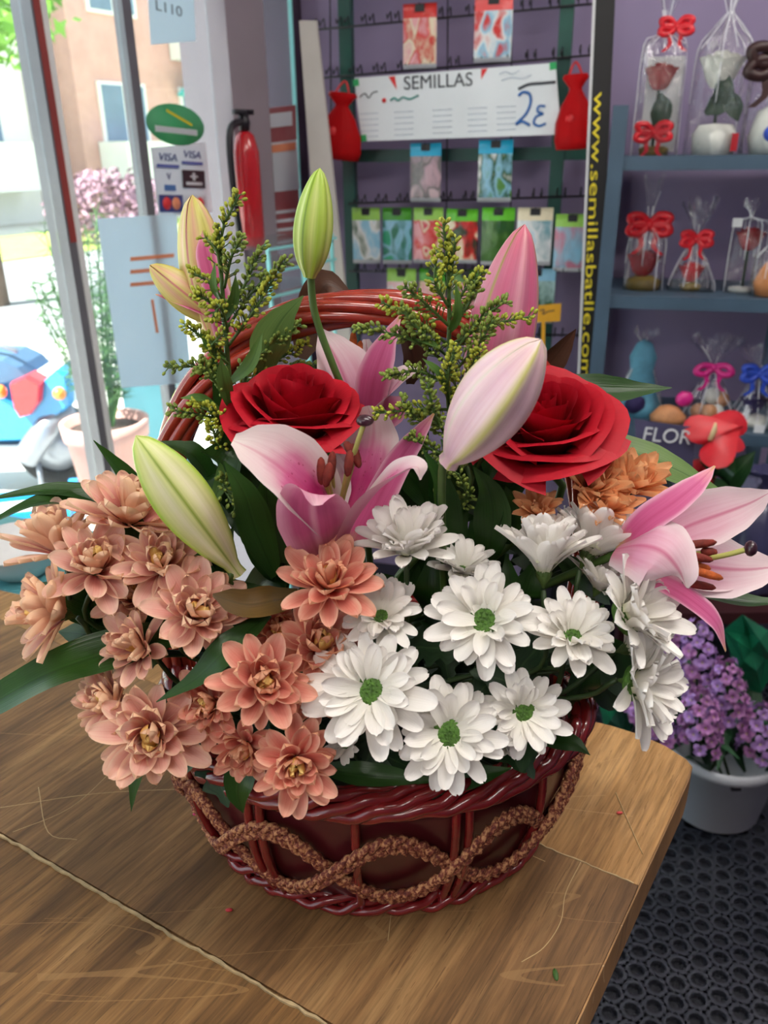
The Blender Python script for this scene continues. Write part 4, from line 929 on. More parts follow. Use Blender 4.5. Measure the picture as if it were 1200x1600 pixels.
# ---- seed packets
def packet_mat(name, head, cols, seed, headv=.78):
    m, nt, b = newmat(name); tc = nd(nt, 'ShaderNodeTexCoord'); sp = nd(nt, 'ShaderNodeSeparateXYZ'); nt.links.new(tc.outputs['UV'], sp.inputs[0])
    mp = nd(nt, 'ShaderNodeMapping'); mp.inputs['Location'].default_value = (seed * 3.1, seed * 1.7, 0); nt.links.new(tc.outputs['UV'], mp.inputs[0])
    vo = nd(nt, 'ShaderNodeTexVoronoi'); vo.feature = 'SMOOTH_F1'; vo.inputs['Scale'].default_value = 3.2; vo.inputs['Smoothness'].default_value = .55; nt.links.new(mp.outputs[0], vo.inputs['Vector'])
    h = noise(nt, 5, 4, vec=mp.outputs[0])
    s3 = nd(nt, 'ShaderNodeSeparateXYZ'); nt.links.new(vo.outputs['Color'], s3.inputs[0])
    k = mth(nt, 'ADD', mth(nt, 'MULTIPLY', s3.outputs[0], .6), mth(nt, 'MULTIPLY', h, .4))
    c = ramp(nt, k, [(.25 + .5 * i / max(1, len(cols) - 1), q) for i, q in enumerate(cols)])
    c = mixc(nt, mth(nt, 'GREATER_THAN', sp.outputs[1], headv), c, head)
    c = mixc(nt, mth(nt, 'LESS_THAN', sp.outputs[1], .07), c, col(190, 190, 196))
    nt.links.new(c, b.inputs['Base Color']); b.inputs['Roughness'].default_value = .22; bump(nt, b, noise(nt, 3, 3, vec=mp.outputs[0]), .5, .01); return m
GRN, LGR, CYA, REDC, PINKC, WHI, DGR, BLU, CRM = col(70, 150, 40), col(150, 200, 90), col(40, 165, 205), col(205, 50, 46), col(225, 160, 165), col(225, 225, 225), col(40, 84, 40), col(140, 190, 215), col(226, 214, 184)
packs = [((630, 6, 682, 108), REDC, [PINKC, CRM, REDC, PINKC], 'peach-pink seed packet with a red header hanging above the white sign'), ((741, -6, 800, 98), col(230, 90, 90), [REDC, WHI, BLU, REDC], 'red and white seed packet hanging above the white sign'),
    ((641, 224, 689, 316), CYA, [col(190, 160, 170), col(110, 110, 110), col(205, 180, 186)], 'greyish pink seed packet with a cyan header right below the white sign'), ((747, 219, 800, 316), CYA, [WHI, DGR, BLU, col(90, 140, 70)], 'green leaf seed packet with a cyan header right below the white sign'),
    ((551, 325, 594, 412), LGR, [BLU, WHI, DGR], 'pale blue seed packet with light green header at the outer end of the full row'), ((598, 325, 643, 413), GRN, [col(40, 150, 110), BLU, col(30, 110, 80)], 'teal green seed packet second in the full row'),
    ((646, 325, 692, 412), LGR, [PINKC, REDC, CRM, col(200, 40, 70)], 'radish-red seed packet in the full row'), ((697, 327, 746, 412), col(100, 190, 50), [DGR, col(70, 60, 50), REDC, CRM], 'seed packet with bright green header and dark picture in the full row'),
    ((752, 325, 803, 415), col(100, 190, 50), [DGR, col(60, 100, 40), col(90, 130, 70)], 'dark green bean seed packet in the full row'), ((807, 325, 862, 415), CRM, [BLU, WHI, col(120, 160, 170)], 'cream and pale blue seed packet behind the pink bud'),
    ((866, 335, 918, 425), LGR, [BLU, col(150, 170, 190), col(190, 120, 140)], 'silvery blue seed packet beside the black banner'),
    ((605, 420, 650, 510), LGR, [PINKC, WHI, REDC], 'pink seed packet with green header in the lower row'), ((655, 420, 695, 510), GRN, [LGR, PINKC, WHI], 'narrow green seed packet in the lower row'), ((704, 422, 748, 512), col(90, 130, 60), [col(120, 120, 60), DGR, PINKC], 'olive seed packet in the lower row behind the goldenrod'),
    ((806, 420, 866, 505), BLU, [col(170, 200, 200), DGR, col(120, 170, 110)], 'pale blue and green landscape seed packet in the lower row')]
m_hang = plain('black_hang_tab', col(24, 24, 28), .5, .1, 20)
for i, (r4, hd, cs, lab) in enumerate(packs):
    off = OFR + .052; w, h = wsize(*r4, off); M = wfr((r4[0] + r4[2]) / 2, (r4[1] + r4[3]) / 2, off)
    t = thing('seed_packet', lab, 'seed packet', M=M, group='seed packets on the rack')
    nx, nz = 6, 9; vs = []; uv = []
    for s in (-1, 1):
        for a in range(nx + 1):
            for b in range(nz + 1):
                u, v = a / nx, b / nz; bul = .006 * (sin(pi * u) * sin(pi * v)) ** .5 + .0006
                vs.append(V(((u - .5) * w, s * bul, (v - .5) * h))); uv.append((u, v))
    id_ = lambda s, a, b: s * (nx + 1) * (nz + 1) + a * (nz + 1) + b
    fs = [(id_(0, a, b), id_(0, a + 1, b), id_(0, a + 1, b + 1), id_(0, a, b + 1)) for a in range(nx) for b in range(nz)] + [(id_(1, a, b), id_(1, a, b + 1), id_(1, a + 1, b + 1), id_(1, a + 1, b)) for a in range(nx) for b in range(nz)]
    fs += [(id_(0, a, b), id_(1, a, b), id_(1, a + 1, b), id_(0, a + 1, b)) for a in range(nx) for b in (0, nz)]
    link('pouch', MB().add(vs, fs, uv).mesh('pouch', packet_mat('seed_print_%d' % i, hd, cs, i + 1)), t, Matrix.Identity(4))
    mb = MB(); mb.box((0, -.004, h * .43), (w * .28, .004, h * .12)); link('hang_tab', mb.mesh('hang_tab', m_hang, False), t, Matrix.Identity(4))
    mb = MB(); mb.tube([(0, .05, h * .47), (0, -.004, h * .47), (0, -.012, h * .50)], .0016, 5); link('hook_wire', mb.mesh('hook_wire', m_black), t, Matrix.Identity(4))

# ---- the white sign
m_paper = plain('white_card', col(222, 226, 230), .6, .03, 8)
m_pen = plain('grey_marker', col(60, 62, 70), .7, .1, 30); m_bluepen = plain('blue_marker', col(44, 100, 170), .6, .1, 30)
m_tape = plain('green_tape', col(40, 160, 90), .5, .1, 30); m_redp = plain('red_marker', col(220, 50, 50), .6, .1, 30); m_faint = plain('faint_pencil', col(176, 186, 200), .7, .1, 30)
OFS = OFR + .075
cs = [onwall(x, y, OFS) for x, y in ((553, 122), (868, 98), (877, 210), (565, 221))]
ex = ((cs[1] - cs[0]) + (cs[2] - cs[3])).normalized(); ez = ((cs[0] - cs[3]) + (cs[1] - cs[2])).normalized(); ey = ez.cross(ex).normalized(); ey = -ex.cross(ez) if ey.dot(WN) > 0 else ey
cen_ = sum(cs, V()) / 4
sign = thing('price_sign', 'long white handwritten card reading SEMILLAS and 2 euros on the seed rack', 'sign', cen_)
nrm = ez.cross(ex).normalized()
if nrm.dot(WN) < 0: nrm = -nrm
mb = MB(); mb.add(cs + [c - nrm * .003 for c in cs], [(0, 3, 2, 1), (4, 5, 6, 7), (0, 1, 5, 4), (1, 2, 6, 5), (2, 3, 7, 6), (3, 0, 4, 7)]); mb.build('card', m_paper, sign, smooth=False)
def onsign(x, y, d=.0012): return onplane(x, y, cen_ + nrm * d, nrm)
def smat(x, y, rot=0.0): return Matrix.Translation(onsign(x, y)) @ Matrix((ex, nrm.cross(ex), nrm)).transposed().to_4x4() @ Matrix.Rotation(rot, 4, 'Z')
pxm = (onsign(800, 150) - onsign(700, 150)).length / 100
text('SEMILLAS', 27 * pxm, m_pen, sign, smat(684, 128), name='lettering', extrude=.0006)
def stroke(pts, w, mat, name='pen_stroke', n=5):
    mb = MB(); mb.tube(crom([onsign(*p) for p in pts], n), w * pxm / 2, 6); return mb.build(name, mat, sign)
stroke([(810, 150), (817, 144), (827, 147), (829, 160), (822, 178), (806, 194), (816, 190), (828, 196)], 4.2, m_bluepen, 'digit_two')
stroke([(852, 166), (842, 166), (840, 174), (848, 178), (838, 182), (834, 192), (842, 197), (853, 193)], 3.6, m_bluepen, 'euro_mark')
stroke([(810, 139), (826, 132), (848, 130), (868, 128)], 4, m_pen)
for a in ((612, 120, 620, 140), (757, 108, 752, 124)): 
    q = [onsign(a[0] - 5, a[1]), onsign(a[0] + 5, a[1] - 1), onsign(a[2], a[3])]; MB().add(q + [c + nrm * .0006 for c in q], [(3, 4, 5), (0, 1, 4, 3), (1, 2, 5, 4), (2, 0, 3, 5)]).build('red_pennant', m_redp, sign, smooth=False)
for a in ((556, 129), (864, 103), (568, 216)): mb = MB(); mb.box((0, 0, 0), (10 * pxm, 10 * pxm, .0012)); lbuild(mb, smat(*a, .1), 'green_tape', m_tape, sign, False)
mb = MB(); mb.lathe([(3.6 * pxm, -.0004), (3.4 * pxm, .0006), (.0001, .0008)], 12, smat(600, 157)); mb.build('red_dot', m_redp, sign)
stroke([(610, 157), (616, 153), (622, 157), (630, 152), (640, 155), (654, 149)], 3, plain('teal_marker', col(60, 140, 130), .6, .1, 30), n=3)
stroke([(562, 152), (570, 146), (576, 153), (582, 145), (590, 143)], 1.6, m_pen, n=3); stroke([(780, 116), (790, 112), (800, 116), (812, 110)], 1.4, m_faint, n=3); stroke([(784, 126), (800, 121), (816, 123), (830, 117)], 1.4, m_faint, n=3)
for cx in (575, 630, 690, 745, 790):
    for k in range(5): stroke([(cx - 14, 172 + k * 9 - (cx - 700) * .05), (cx + 16, 170.5 + k * 9 - (cx - 700) * .05)], .8, m_faint, n=2)

# ---- red organza bags
m_org = glass_mat('red_organza', (.9, .12, .12, 1), haze=.55, hazec=col(206, 30, 34), rough=.5, gl=.3)
m_cord = plain('red_cord', col(200, 36, 40), .5, .1, 30)
def organza(label, x0, y0, x1, y1, lean):
    off = OFR + .09; w, h = wsize(x0, y0, x1, y1, off); M = wfr((x0 + x1) / 2, y1, off) @ Matrix.Rotation(lean, 4, 'Y')
    t = thing('organza_bag', label, 'gift bag', M=M, group='red organza bags on the seed rack')
    prof = [(.02, 0), (.46, .01), (.50, .12), (.45, .32), (.33, .52), (.17, .66), (.14, .70), (.22, .76), (.30, .82), (.27, .86)]
    mb = MB(); seg = 26; vs = []; uv = []
    for i, (r, z) in enumerate(prof):
        for k in range(seg):
            g = 2 * pi * k / seg; q = r * (1 + .10 * sin(k * 2.4 + i * .7) * (1 if z > .3 else .4)); vs.append(V((q * w * cos(g), q * w * .55 * sin(g), z * h))); uv.append((k / seg, z))
    fs = [(i * seg + k, i * seg + (k + 1) % seg, (i + 1) * seg + (k + 1) % seg, (i + 1) * seg + k) for i in range(len(prof) - 1) for k in range(seg)]
    link('pouch', MB().add(vs, fs, uv).mesh('organza_pouch', m_org), t, Matrix.Identity(4))
    mb = MB(); mb.tube(crom([(-.12 * w, 0, .7 * h), (-.16 * w, 0, .85 * h), (-.02 * w, .02, 1.0 * h), (.14 * w, 0, .85 * h), (.12 * w, 0, .7 * h)], 5), .003, 6); link('drawstring', mb.mesh('drawstring', m_cord), t, Matrix.Identity(4))
    mb = MB(); rr = random.Random(3)
    for k in range(9): mb.ball((rr.uniform(-.28, .28) * w, rr.uniform(-.15, .15) * w, rr.uniform(.08, .4) * h), .13 * w, None, 7, 5)
    link('filling', mb.mesh('bag_filling', m_cord), t, Matrix.Identity(4))
organza('red organza drawstring bag hanging beside the leaning white board', 494, 126, 562, 250, .12)
organza('red organza drawstring bag hanging beside the black banner', 866, 96, 930, 234, -.06)

# ---- leaning white board, black banner, yellow tag
def quad_slab(pts, off, th, name, mat, parent=None, **t):
    q = [onwall(x, y, off) for x, y in pts]; mb = MB(); mb.add(q + [c - WN * th for c in q], [(0, 3, 2, 1), (4, 5, 6, 7), (0, 1, 5, 4), (1, 2, 6, 5), (2, 3, 7, 6), (3, 0, 4, 7)]); return mb.build(name, mat, parent, smooth=False, **t)
m_board = plain('off_white_board', col(186, 178, 172), .6, .06, 8)
quad_slab([(467, 32), (494, 32), (560, 640), (512, 640)], .30, .012, 'white_board', m_board, label='narrow off-white board leaning in the corner beside the seed rack', category='board')
m_ban = plain('black_banner_print', col(18, 15, 16), .45, .1, 20); m_banw = plain('banner_white_edge', col(200, 198, 200), .5, .05, 20); m_yel = plain('yellow_print', col(228, 204, 40), .5, .05, 30)
OB = .34
ban = thing('black_banner', 'tall black banner with a yellow web address between seed rack and gift shelf', 'banner', (onwall(930, 300, OB)[0], onwall(930, 300, OB)[1], 0))
tl, tr_, br_, bl = onwall(932, -40, OB), onwall(972, -40, OB), onwall(934, 760, OB), onwall(896, 760, OB)
quad_slab([(932, -40), (963, -40), (926, 760), (898, 760)], OB, .02, 'panel', m_ban, ban); quad_slab([(928, -40), (932.5, -40), (898.5, 760), (895, 760)], OB + .002, .02, 'white_edge', m_banw, ban)
a_, b_ = onwall(936, 145, OB + .003), onwall(914, 590, OB + .003); dn = (b_ - a_).normalized(); sidev = WN.cross(dn).normalized()
if sidev.dot(WD) < 0: sidev = -sidev
tm = Matrix.Translation((a_ + b_) / 2) @ Matrix((dn, sidev, dn.cross(sidev))).transposed().to_4x4()
o = text('www.semillasbatlle.com', .036, m_yel, ban, tm, name='web_address')
xs = [v.co for v in o.data.vertices]; L_ = max((v - a_).dot(dn) for v in xs) - min((v - a_).dot(dn) for v in xs); k_ = (b_ - a_).length / L_
o.data.transform(tm @ Matrix.Diagonal((k_, 1, 1, 1)) @ tm.inverted())
MB().box((onwall(912, 500, OB - .03)[0], onwall(912, 500, OB - .03)[1], .2), (.05, .04, .4), ROTW.to_4x4()).build('stand', m_ban, ban, smooth=False)
m_ytag = plain('orange_yellow_card', col(222, 160, 30), .5, .05, 20)
tg = thing('price_tag', 'small orange-yellow price card on a stick in front of the seed rack', 'price tag', onwall(852, 500, OFR + .06))
quad_slab([(833, 478), (877, 474), (875, 502), (835, 504)], OFR + .08, .003, 'card', m_ytag, tg); quad_slab([(846, 503), (852, 503), (850, 600), (845, 600)], OFR + .078, .004, 'stick', m_ytag, tg)
stroke_t = MB(); stroke_t.tube(crom([onwall(x, y, OFR + .0812) for x, y in ((843, 486), (850, 484), (848, 491), (856, 487), (866, 485))], 3), .0015, 5); stroke_t.build('scribble', m_pen, tg)

# ================================================================== gift shelf
m_shelf = plain('blue_grey_metal', col(64, 84, 102), .45, .1, 10)
OSF = .36; SDP = .33
shf = thing('metal_shelf', 'blue-grey metal shelf unit against the purple wall, full of wrapped gifts', 'shelf', (onwall(1080, 300, .2)[0], onwall(1080, 300, .2)[1], 0))
pz = onwall(968, 165, OSF).z
for x, off in ((958, OSF), (1290, OSF), (958, .05), (1290, .05)):
    p = onwall(958 if x < 1000 else x, 300, OSF) + WN * (off - OSF); MB().box((p.x, p.y, pz / 2), (.036, .034, pz), ROTW.to_4x4()).build('post', m_shelf, shf, smooth=False)
SZ = [onwall(1080, y, OSF).z for y in (243, 464, 672)] + [.25]
for z in SZ:
    a, b = onwall(958, 300, OSF), onwall(1292, 300, OSF); c = (a + b) / 2 - WN * (SDP / 2 - .01); c.z = z - .016
    MB().box(c, ((b - a).length, SDP, .032), ROTW.to_4x4()).build('board', m_shelf, shf, smooth=False)
m_cel = glass_mat('cellophane', (.98, .98, .98, 1), haze=.0, hazec=(.95, .95, 1, 1), rough=.06, ior=1.6, streak=.55, streak_scale=26, gl=1.3)  # whitish streaks in the film are painted glints
m_glint = plain('painted_white_glint', col(236, 236, 242), .15, .03, 20)
m_gred, m_gbow = plain('crimson_silk', col(150, 14, 30), .6, .2, 40), plain('red_ribbon', col(214, 30, 44), .35, .12, 40)
m_gwhite, m_gleaf2 = plain('white_silk', col(214, 214, 206), .6, .08, 40), plain('dark_silk_leaf', col(34, 56, 40), .5, .2, 40)
m_gold, m_gmag, m_gblue = plain('gold_base', col(120, 100, 36), .5, .2, 40), plain('magenta_ribbon', col(208, 40, 130), .35, .1, 40), plain('blue_ribbon', col(50, 80, 190), .35, .1, 40)
m_navy, m_tan, m_brown, m_lblue = plain('navy_cloth', col(44, 34, 84), .7, .2, 40), plain('tan_cookie', col(190, 130, 86), .6, .2, 40), plain('dark_brown_ribbon', col(52, 26, 26), .5, .2, 40), plain('sky_blue_tulle', col(96, 160, 186), .7, .15, 40)
m_orange, m_tag = plain('orange_terracotta', col(206, 130, 70), .6, .15, 40), plain('white_tag', col(220, 220, 222), .6, .03, 20)
def sfr(x, row, back=.12):                                     # stands on shelf board `row`, under photo column x, `back` metres behind the front edge
    p = onwall(x, 300, OSF - back); q = onwall(x, (243, 464, 672)[row], OSF - back); q.z = SZ[row]
    return Matrix.Translation(q) @ ROTW.to_4x4()
def sunit(off=OSF - .12): return (onwall(1090, 300, off) - onwall(1080, 300, off)).length / 10      # metres per photo pixel there
PXM = sunit()
def rosehead(M, R_, mat, parent, name='rose_head', n=9):
    mb = MB(); r_ = random.Random(int(R_ * 1e5))
    for k in range(n):
        f = k / (n - 1); rad = R_ * (.22 + .72 * f); nu, nv = 6, 5; g0 = k * 2.3
        vs = []
        for i in range(nv + 1):
            v = i / nv
            for j in range(nu + 1):
                u = 2 * j / nu - 1; a = g0 + u * 1.15; rr = rad * (.35 + .65 * v ** .6) + R_ * .12 * f * max(0, v - .7) * 3; vs.append(M @ V((rr * cos(a), rr * sin(a), R_ * (1.5 - .35 * f) * v * (1 - .1 * u * u) - R_ * .6)))
        mb.add(vs, [(i * (nu + 1) + j, i * (nu + 1) + j + 1, (i + 1) * (nu + 1) + j + 1, (i + 1) * (nu + 1) + j) for i in range(nv) for j in range(nu)])
    return mb.build(name, mat, parent)
def bow(M, s, mat, parent, tails=2, loops=4):
    mb = MB()
    for k in range(loops):
        g = pi * (k % 2) + (.35 if k < 2 else -.45) * (1 if k % 2 else -1); d = V((cos(g), -.25, sin(g) * .8)); e = V((-sin(g), 0, cos(g)))
        pts = crom([V((0, 0, 0)), d * s * .6 + e * s * .28, d * s * 1.05, d * s * .6 - e * s * .25, V((0, 0, 0))], 5)
        mb.tube([M @ p for p in pts], [s * .06] + [s * .19] * (len(pts) - 2) + [s * .06], 7)
    for k in range(tails):
        sg = 1 if k % 2 else -1; pts = crom([V((0, -.1 * s, 0)), V((sg * .35 * s, -.2 * s, -.5 * s)), V((sg * .3 * s, -.2 * s, -1.0 * s)), V((sg * .7 * s, -.2 * s, -1.4 * s))], 4); vs = []
        for p in pts: vs += [M @ (p + V((s * .13, 0, 0))), M @ (p - V((s * .13, 0, 0)))]
        mb.add(vs, [(2 * i, 2 * i + 1, 2 * i + 3, 2 * i + 2) for i in range(len(pts) - 1)])
    mb.ball(M @ V((0, -.1 * s, 0)), s * .2, None, 7, 5)
    return mb.build('bow', mat, parent)
def cello(M, w, d, hb, hn, ht, parent, seed=1, fan=.6, sq=.8):
    """cellophane bag: base w x d, full width up to hb, tied at hn, fanned out to ht"""
    seg = 36; rr = random.Random(seed); vs = []; uv = []
    lev = [(0, 1), (hb * .5, .98), (hb, .92), (hb + (hn - hb) * .5, .52), (hn - .006, .13), (hn, .10), (hn + (ht - hn) * .35, .30 * fan / .6), (hn + (ht - hn) * .7, .62 * fan / .6), (ht, .85 * fan / .6)]
    ph = [rr.uniform(0, 6.28) for _ in range(5)]
    for i, (z, s) in enumerate(lev):
        for k in range(seg):
            g = 2 * pi * k / seg; ca, sa = cos(g), sin(g); m = max(abs(ca), abs(sa)) if z < hb + 1e-6 else 1
            q = s / (m ** sq if z < hb + 1e-6 else 1); cr = 1 + (.03 if z <= hb else .16) * sin(5 * g + ph[0]) + (.02 if z <= hb else .10) * sin(9 * g + ph[1] + z * 40)
            vs.append(M @ V((q * cr * w / 2 * ca, q * cr * d / 2 * sa * (1 if z <= hn else .5), z + (rr.uniform(-.012, .02) if i == len(lev) - 1 else 0)))); uv.append((k / seg, i / 8))
    fs = [(i * seg + k, i * seg + (k + 1) % seg, (i + 1) * seg + (k + 1) % seg, (i + 1) * seg + k) for i in range(len(lev) - 1) for k in range(seg)] + [tuple(range(seg))[::-1]]
    o = MB().add(vs, fs, uv).build('cellophane', m_cel, parent)
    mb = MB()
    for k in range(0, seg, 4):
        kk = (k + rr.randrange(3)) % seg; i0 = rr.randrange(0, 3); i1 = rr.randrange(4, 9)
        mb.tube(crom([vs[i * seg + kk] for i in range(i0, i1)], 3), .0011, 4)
    mb.build('glint_streak', m_glint, o)  # thin white tubes along the bag stand in for glints on the film
    return o
def T(x, y, z): return Matrix.Translation((x, y, z))
GG = 'wrapped gifts on the shelf'
def gift(label, x, row, back=.12):
    M = sfr(x, row, back); return thing('wrapped_gift', label, 'gift', M=M, group=GG), M
u = PXM
def silk_leaf(M, pts, w, parent): 
    b_ = blade([M @ V(p) for p in pts], [w * .2, w, w * .9, w * .1], WN, .1, 4, 4); return b_.build('leaf', m_gleaf2, parent)
# top board
g, M = gift('clear boxed red silk rose with a red bow at its foot on the top board', 1020, 0)
cello(M, 72 * u, 60 * u, 158 * u, 182 * u, 250 * u, g, 1, .45)
MB().box(M @ V((6 * u, 26 * u, 75 * u)), (56 * u, 2 * u, 140 * u), ROTW.to_4x4()).build('backing_card', m_tag, g, smooth=False)
rosehead(M @ T(-2 * u, 0, 112 * u), 27 * u, m_gred, g); mb = MB(); mb.tube([M @ V((-2 * u, 0, 0)), M @ V((-2 * u, 0, 100 * u))], 2.5 * u, 6); mb.build('stem', m_gleaf2, g)
silk_leaf(M, [(-2 * u, -4 * u, 40 * u), (6 * u, -6 * u, 66 * u), (2 * u, -6 * u, 92 * u)], 34 * u, g); bow(M @ T(-4 * u, -20 * u, 34 * u), 27 * u, m_gbow, g); bow(M @ T(14 * u, -6 * u, 182 * u), 24 * u, m_gbow, g)
mb = MB(); mb.lathe([(22 * u, 0), (24 * u, 10 * u), (16 * u, 14 * u)], 14, M); mb.build('foot', m_gold, g)
g, M = gift('clear boxed white silk rose with a dark leaf on the top board', 1112, 0)
cello(M, 88 * u, 64 * u, 150 * u, 200 * u, 262 * u, g, 2, .5)
rosehead(M @ T(-4 * u, 0, 118 * u), 36 * u, m_gwhite, g); silk_leaf(M, [(-20 * u, -14 * u, 60 * u), (2 * u, -20 * u, 80 * u), (0, -20 * u, 124 * u)], 34 * u, g); silk_leaf(M, [(4 * u, -16 * u, 88 * u), (20 * u, -20 * u, 70 * u), (30 * u, -20 * u, 48 * u)], 28 * u, g)
mb = MB(); mb.tube([M @ V((0, 0, 0)), M @ V((-4 * u, 0, 100 * u))], 2.5 * u, 6); mb.build('stem', m_gleaf2, g); mb = MB(); mb.lathe([(32 * u, 0), (34 * u, 30 * u), (26 * u, 44 * u), (4 * u, 46 * u)], 16, M); mb.build('white_pot', m_gwhite, g)
MB().box(M @ V((28 * u, -30 * u, 18 * u)), (10 * u, 2 * u, 26 * u), ROTW.to_4x4()).build('red_tag', m_gbow, g, smooth=False)
g, M = gift('wrapped gift with a dark brown ribbon at the end of the top board', 1205, 0)
cello(M, 96 * u, 70 * u, 120 * u, 160 * u, 215 * u, g, 3, .6); bow(M @ T(-14 * u, -24 * u, 128 * u), 44 * u, m_brown, g); mb = MB(); mb.lathe([(34 * u, 0), (40 * u, 24 * u), (30 * u, 62 * u), (6 * u, 74 * u)], 16, M); mb.build('white_box', m_gwhite, g); mb = MB(); mb.ball(M @ V((-10 * u, -36 * u, 30 * u)), 12 * u, None, 9, 7); mb.build('blue_bead', m_gblue, g)
# middle board
g, M = gift('clear cube with a red rose on a gold base and curly red ribbon, middle board', 1002, 1)
cello(M, 66 * u, 60 * u, 82 * u, 112 * u, 178 * u, g, 4, .35); rosehead(M @ T(-4 * u, 0, 40 * u), 30 * u, m_gred, g); mb = MB(); mb.lathe([(28 * u, 0), (30 * u, 14 * u), (14 * u, 22 * u)], 16, M); mb.build('gold_base', m_gold, g); bow(M @ T(0, -8 * u, 106 * u), 34 * u, m_gbow, g, 2, 4)
g, M = gift('cone of cellophane with a red flower and red bow, middle board', 1076, 1)
cello(M, 76 * u, 60 * u, 18 * u, 88 * u, 142 * u, g, 5, .5); rosehead(M @ T(-2 * u, -4 * u, 28 * u), 22 * u, m_gbow, g); mb = MB(); mb.lathe([(16 * u, 0), (18 * u, 8 * u), (6 * u, 14 * u)], 14, M); mb.build('gold_base', m_gold, g); bow(M @ T(0, -6 * u, 84 * u), 24 * u, m_gbow, g)
g, M = gift('tall clear box with a single red tulip and a white tag, middle board', 1155, 1)
cello(M, 58 * u, 50 * u, 108 * u, 122 * u, 140 * u, g, 6, .35); rosehead(M @ T(2 * u, 0, 82 * u), 25 * u, m_gred, g, 'tulip_head'); mb = MB(); mb.tube([M @ V((2 * u, 0, 0)), M @ V((2 * u, 0, 74 * u))], 2.5 * u, 6); mb.build('stem', m_gleaf2, g); mb = MB(); mb.lathe([(20 * u, 0), (20 * u, 6 * u), (3 * u, 8 * u)], 14, M); mb.build('foot', m_gwhite, g); MB().box(M @ V((-24 * u, -27 * u, 112 * u)), (15 * u, 1 * u, 14 * u), ROTW.to_4x4()).build('price_label', m_tag, g, smooth=False)
g, M = gift('wrapped orange terracotta figure at the end of the middle board', 1205, 1, .06)
cello(M, 70 * u, 60 * u, 60 * u, 96 * u, 140 * u, g, 7, .6); mb = MB(); mb.lathe([(20 * u, 0), (26 * u, 20 * u), (18 * u, 40 * u), (10 * u, 52 * u), (3 * u, 60 * u)], 14, M @ T(-6 * u, 0, 0)); mb.build('figure', m_orange, g)
# lowest board in view
g, M = gift('gift in sky-blue tulle with a dark blue base, on the third board beside the post', 992, 2, .14)
cello(M, 92 * u, 60 * u, 20 * u, 120 * u, 150 * u, g, 8, .3); mb = MB(); mb.lathe([(40 * u, 0), (38 * u, 20 * u), (26 * u, 56 * u), (20 * u, 80 * u), (24 * u, 104 * u), (14 * u, 128 * u), (2 * u, 136 * u)], 16, M); mb.build('tulle', m_lblue, g); mb = MB(); mb.ball(M @ V((-6 * u, -34 * u, 24 * u)), (20 * u, 10 * u, 18 * u), None, 9, 7); mb.build('blue_bead', m_navy, g); mb = MB(); mb.lathe([(13 * u, -4 * u), (17 * u, 3 * u), (13 * u, 8 * u)], 14, M @ T(0, -3 * u, 110 * u)); mb.build('blue_band', m_gblue, g)
g, M = gift('cellophane cone with magenta bow over brown and white sweets, on the third board', 1100, 2, .10)
cello(M, 92 * u, 70 * u, 24 * u, 100 * u, 150 * u, g, 9, .65); bow(M @ T(0, -8 * u, 100 * u), 30 * u, m_gmag, g, 2, 2)
for k, (a, b, c, mm) in enumerate(((-14, 0, 16, m_tan), (14, -6, 18, m_gwhite), (2, -16, 20, m_tan), (22, 8, 38, m_tan), (6, 6, 44, m_gwhite))): mb = MB(); mb.ball(M @ V((a * u, b * u, c * u)), (15 * u, 13 * u, 15 * u), None, 9, 7); mb.build('sweet', mm, g)
g, M = gift('tan wrapped cookie pouch with a shiny pink heart beside the magenta bow', 1048, 2, .05)
mb = MB(); mb.lathe([(4 * u, 0), (24 * u, 2 * u), (26 * u, 14 * u), (14 * u, 30 * u), (3 * u, 34 * u)], 14, M @ T(-8 * u, 0, 0) @ Matrix.Diagonal((1.2, .8, 1, 1))); mb.build('pouch', m_tan, g); mb = MB(); mb.ball(M @ V((16 * u, 0, 46 * u)), (16 * u, 10 * u, 14 * u), None, 10, 8); mb.build('pink_heart', m_gmag, g)
g, M = gift('cellophane cone with blue bow over a navy cloth rose, on the third board', 1170, 2, .10)
cello(M, 74 * u, 60 * u, 18 * u, 92 * u, 132 * u, g, 10, .7); bow(M @ T(0, -8 * u, 92 * u), 28 * u, m_gblue, g, 2, 4); rosehead(M @ T(-2 * u, -6 * u, 34 * u), 24 * u, m_navy, g); mb = MB(); mb.lathe([(30 * u, 0), (32 * u, 10 * u), (10 * u, 18 * u)], 14, M); mb.build('foot', m_gwhite, g)
g, M = gift('red wrapped gift at the end of the third board', 1218, 2, .06)
cello(M, 50 * u, 50 * u, 40 * u, 90 * u, 130 * u, g, 11, .6); rosehead(M @ T(0, 0, 56 * u), 24 * u, m_gbow, g); mb = MB(); mb.lathe([(20 * u, 0), (22 * u, 30 * u), (8 * u, 36 * u)], 14, M); mb.build('foot', m_gwhite, g)
for k, x in enumerate((1152, 1186)):
    M = sfr(x, 2, .015)
    lbuild(MB().box((0, 0, 7 * u), (17 * u, 2 * u, 14 * u)), M, 'price_label', m_tag, None, False, label=['small white price label on the third board, right under the navy rose gift', 'small white price label on the third board beside the red wrapped gift'][k], category='price tag', group='white price labels on the third board')
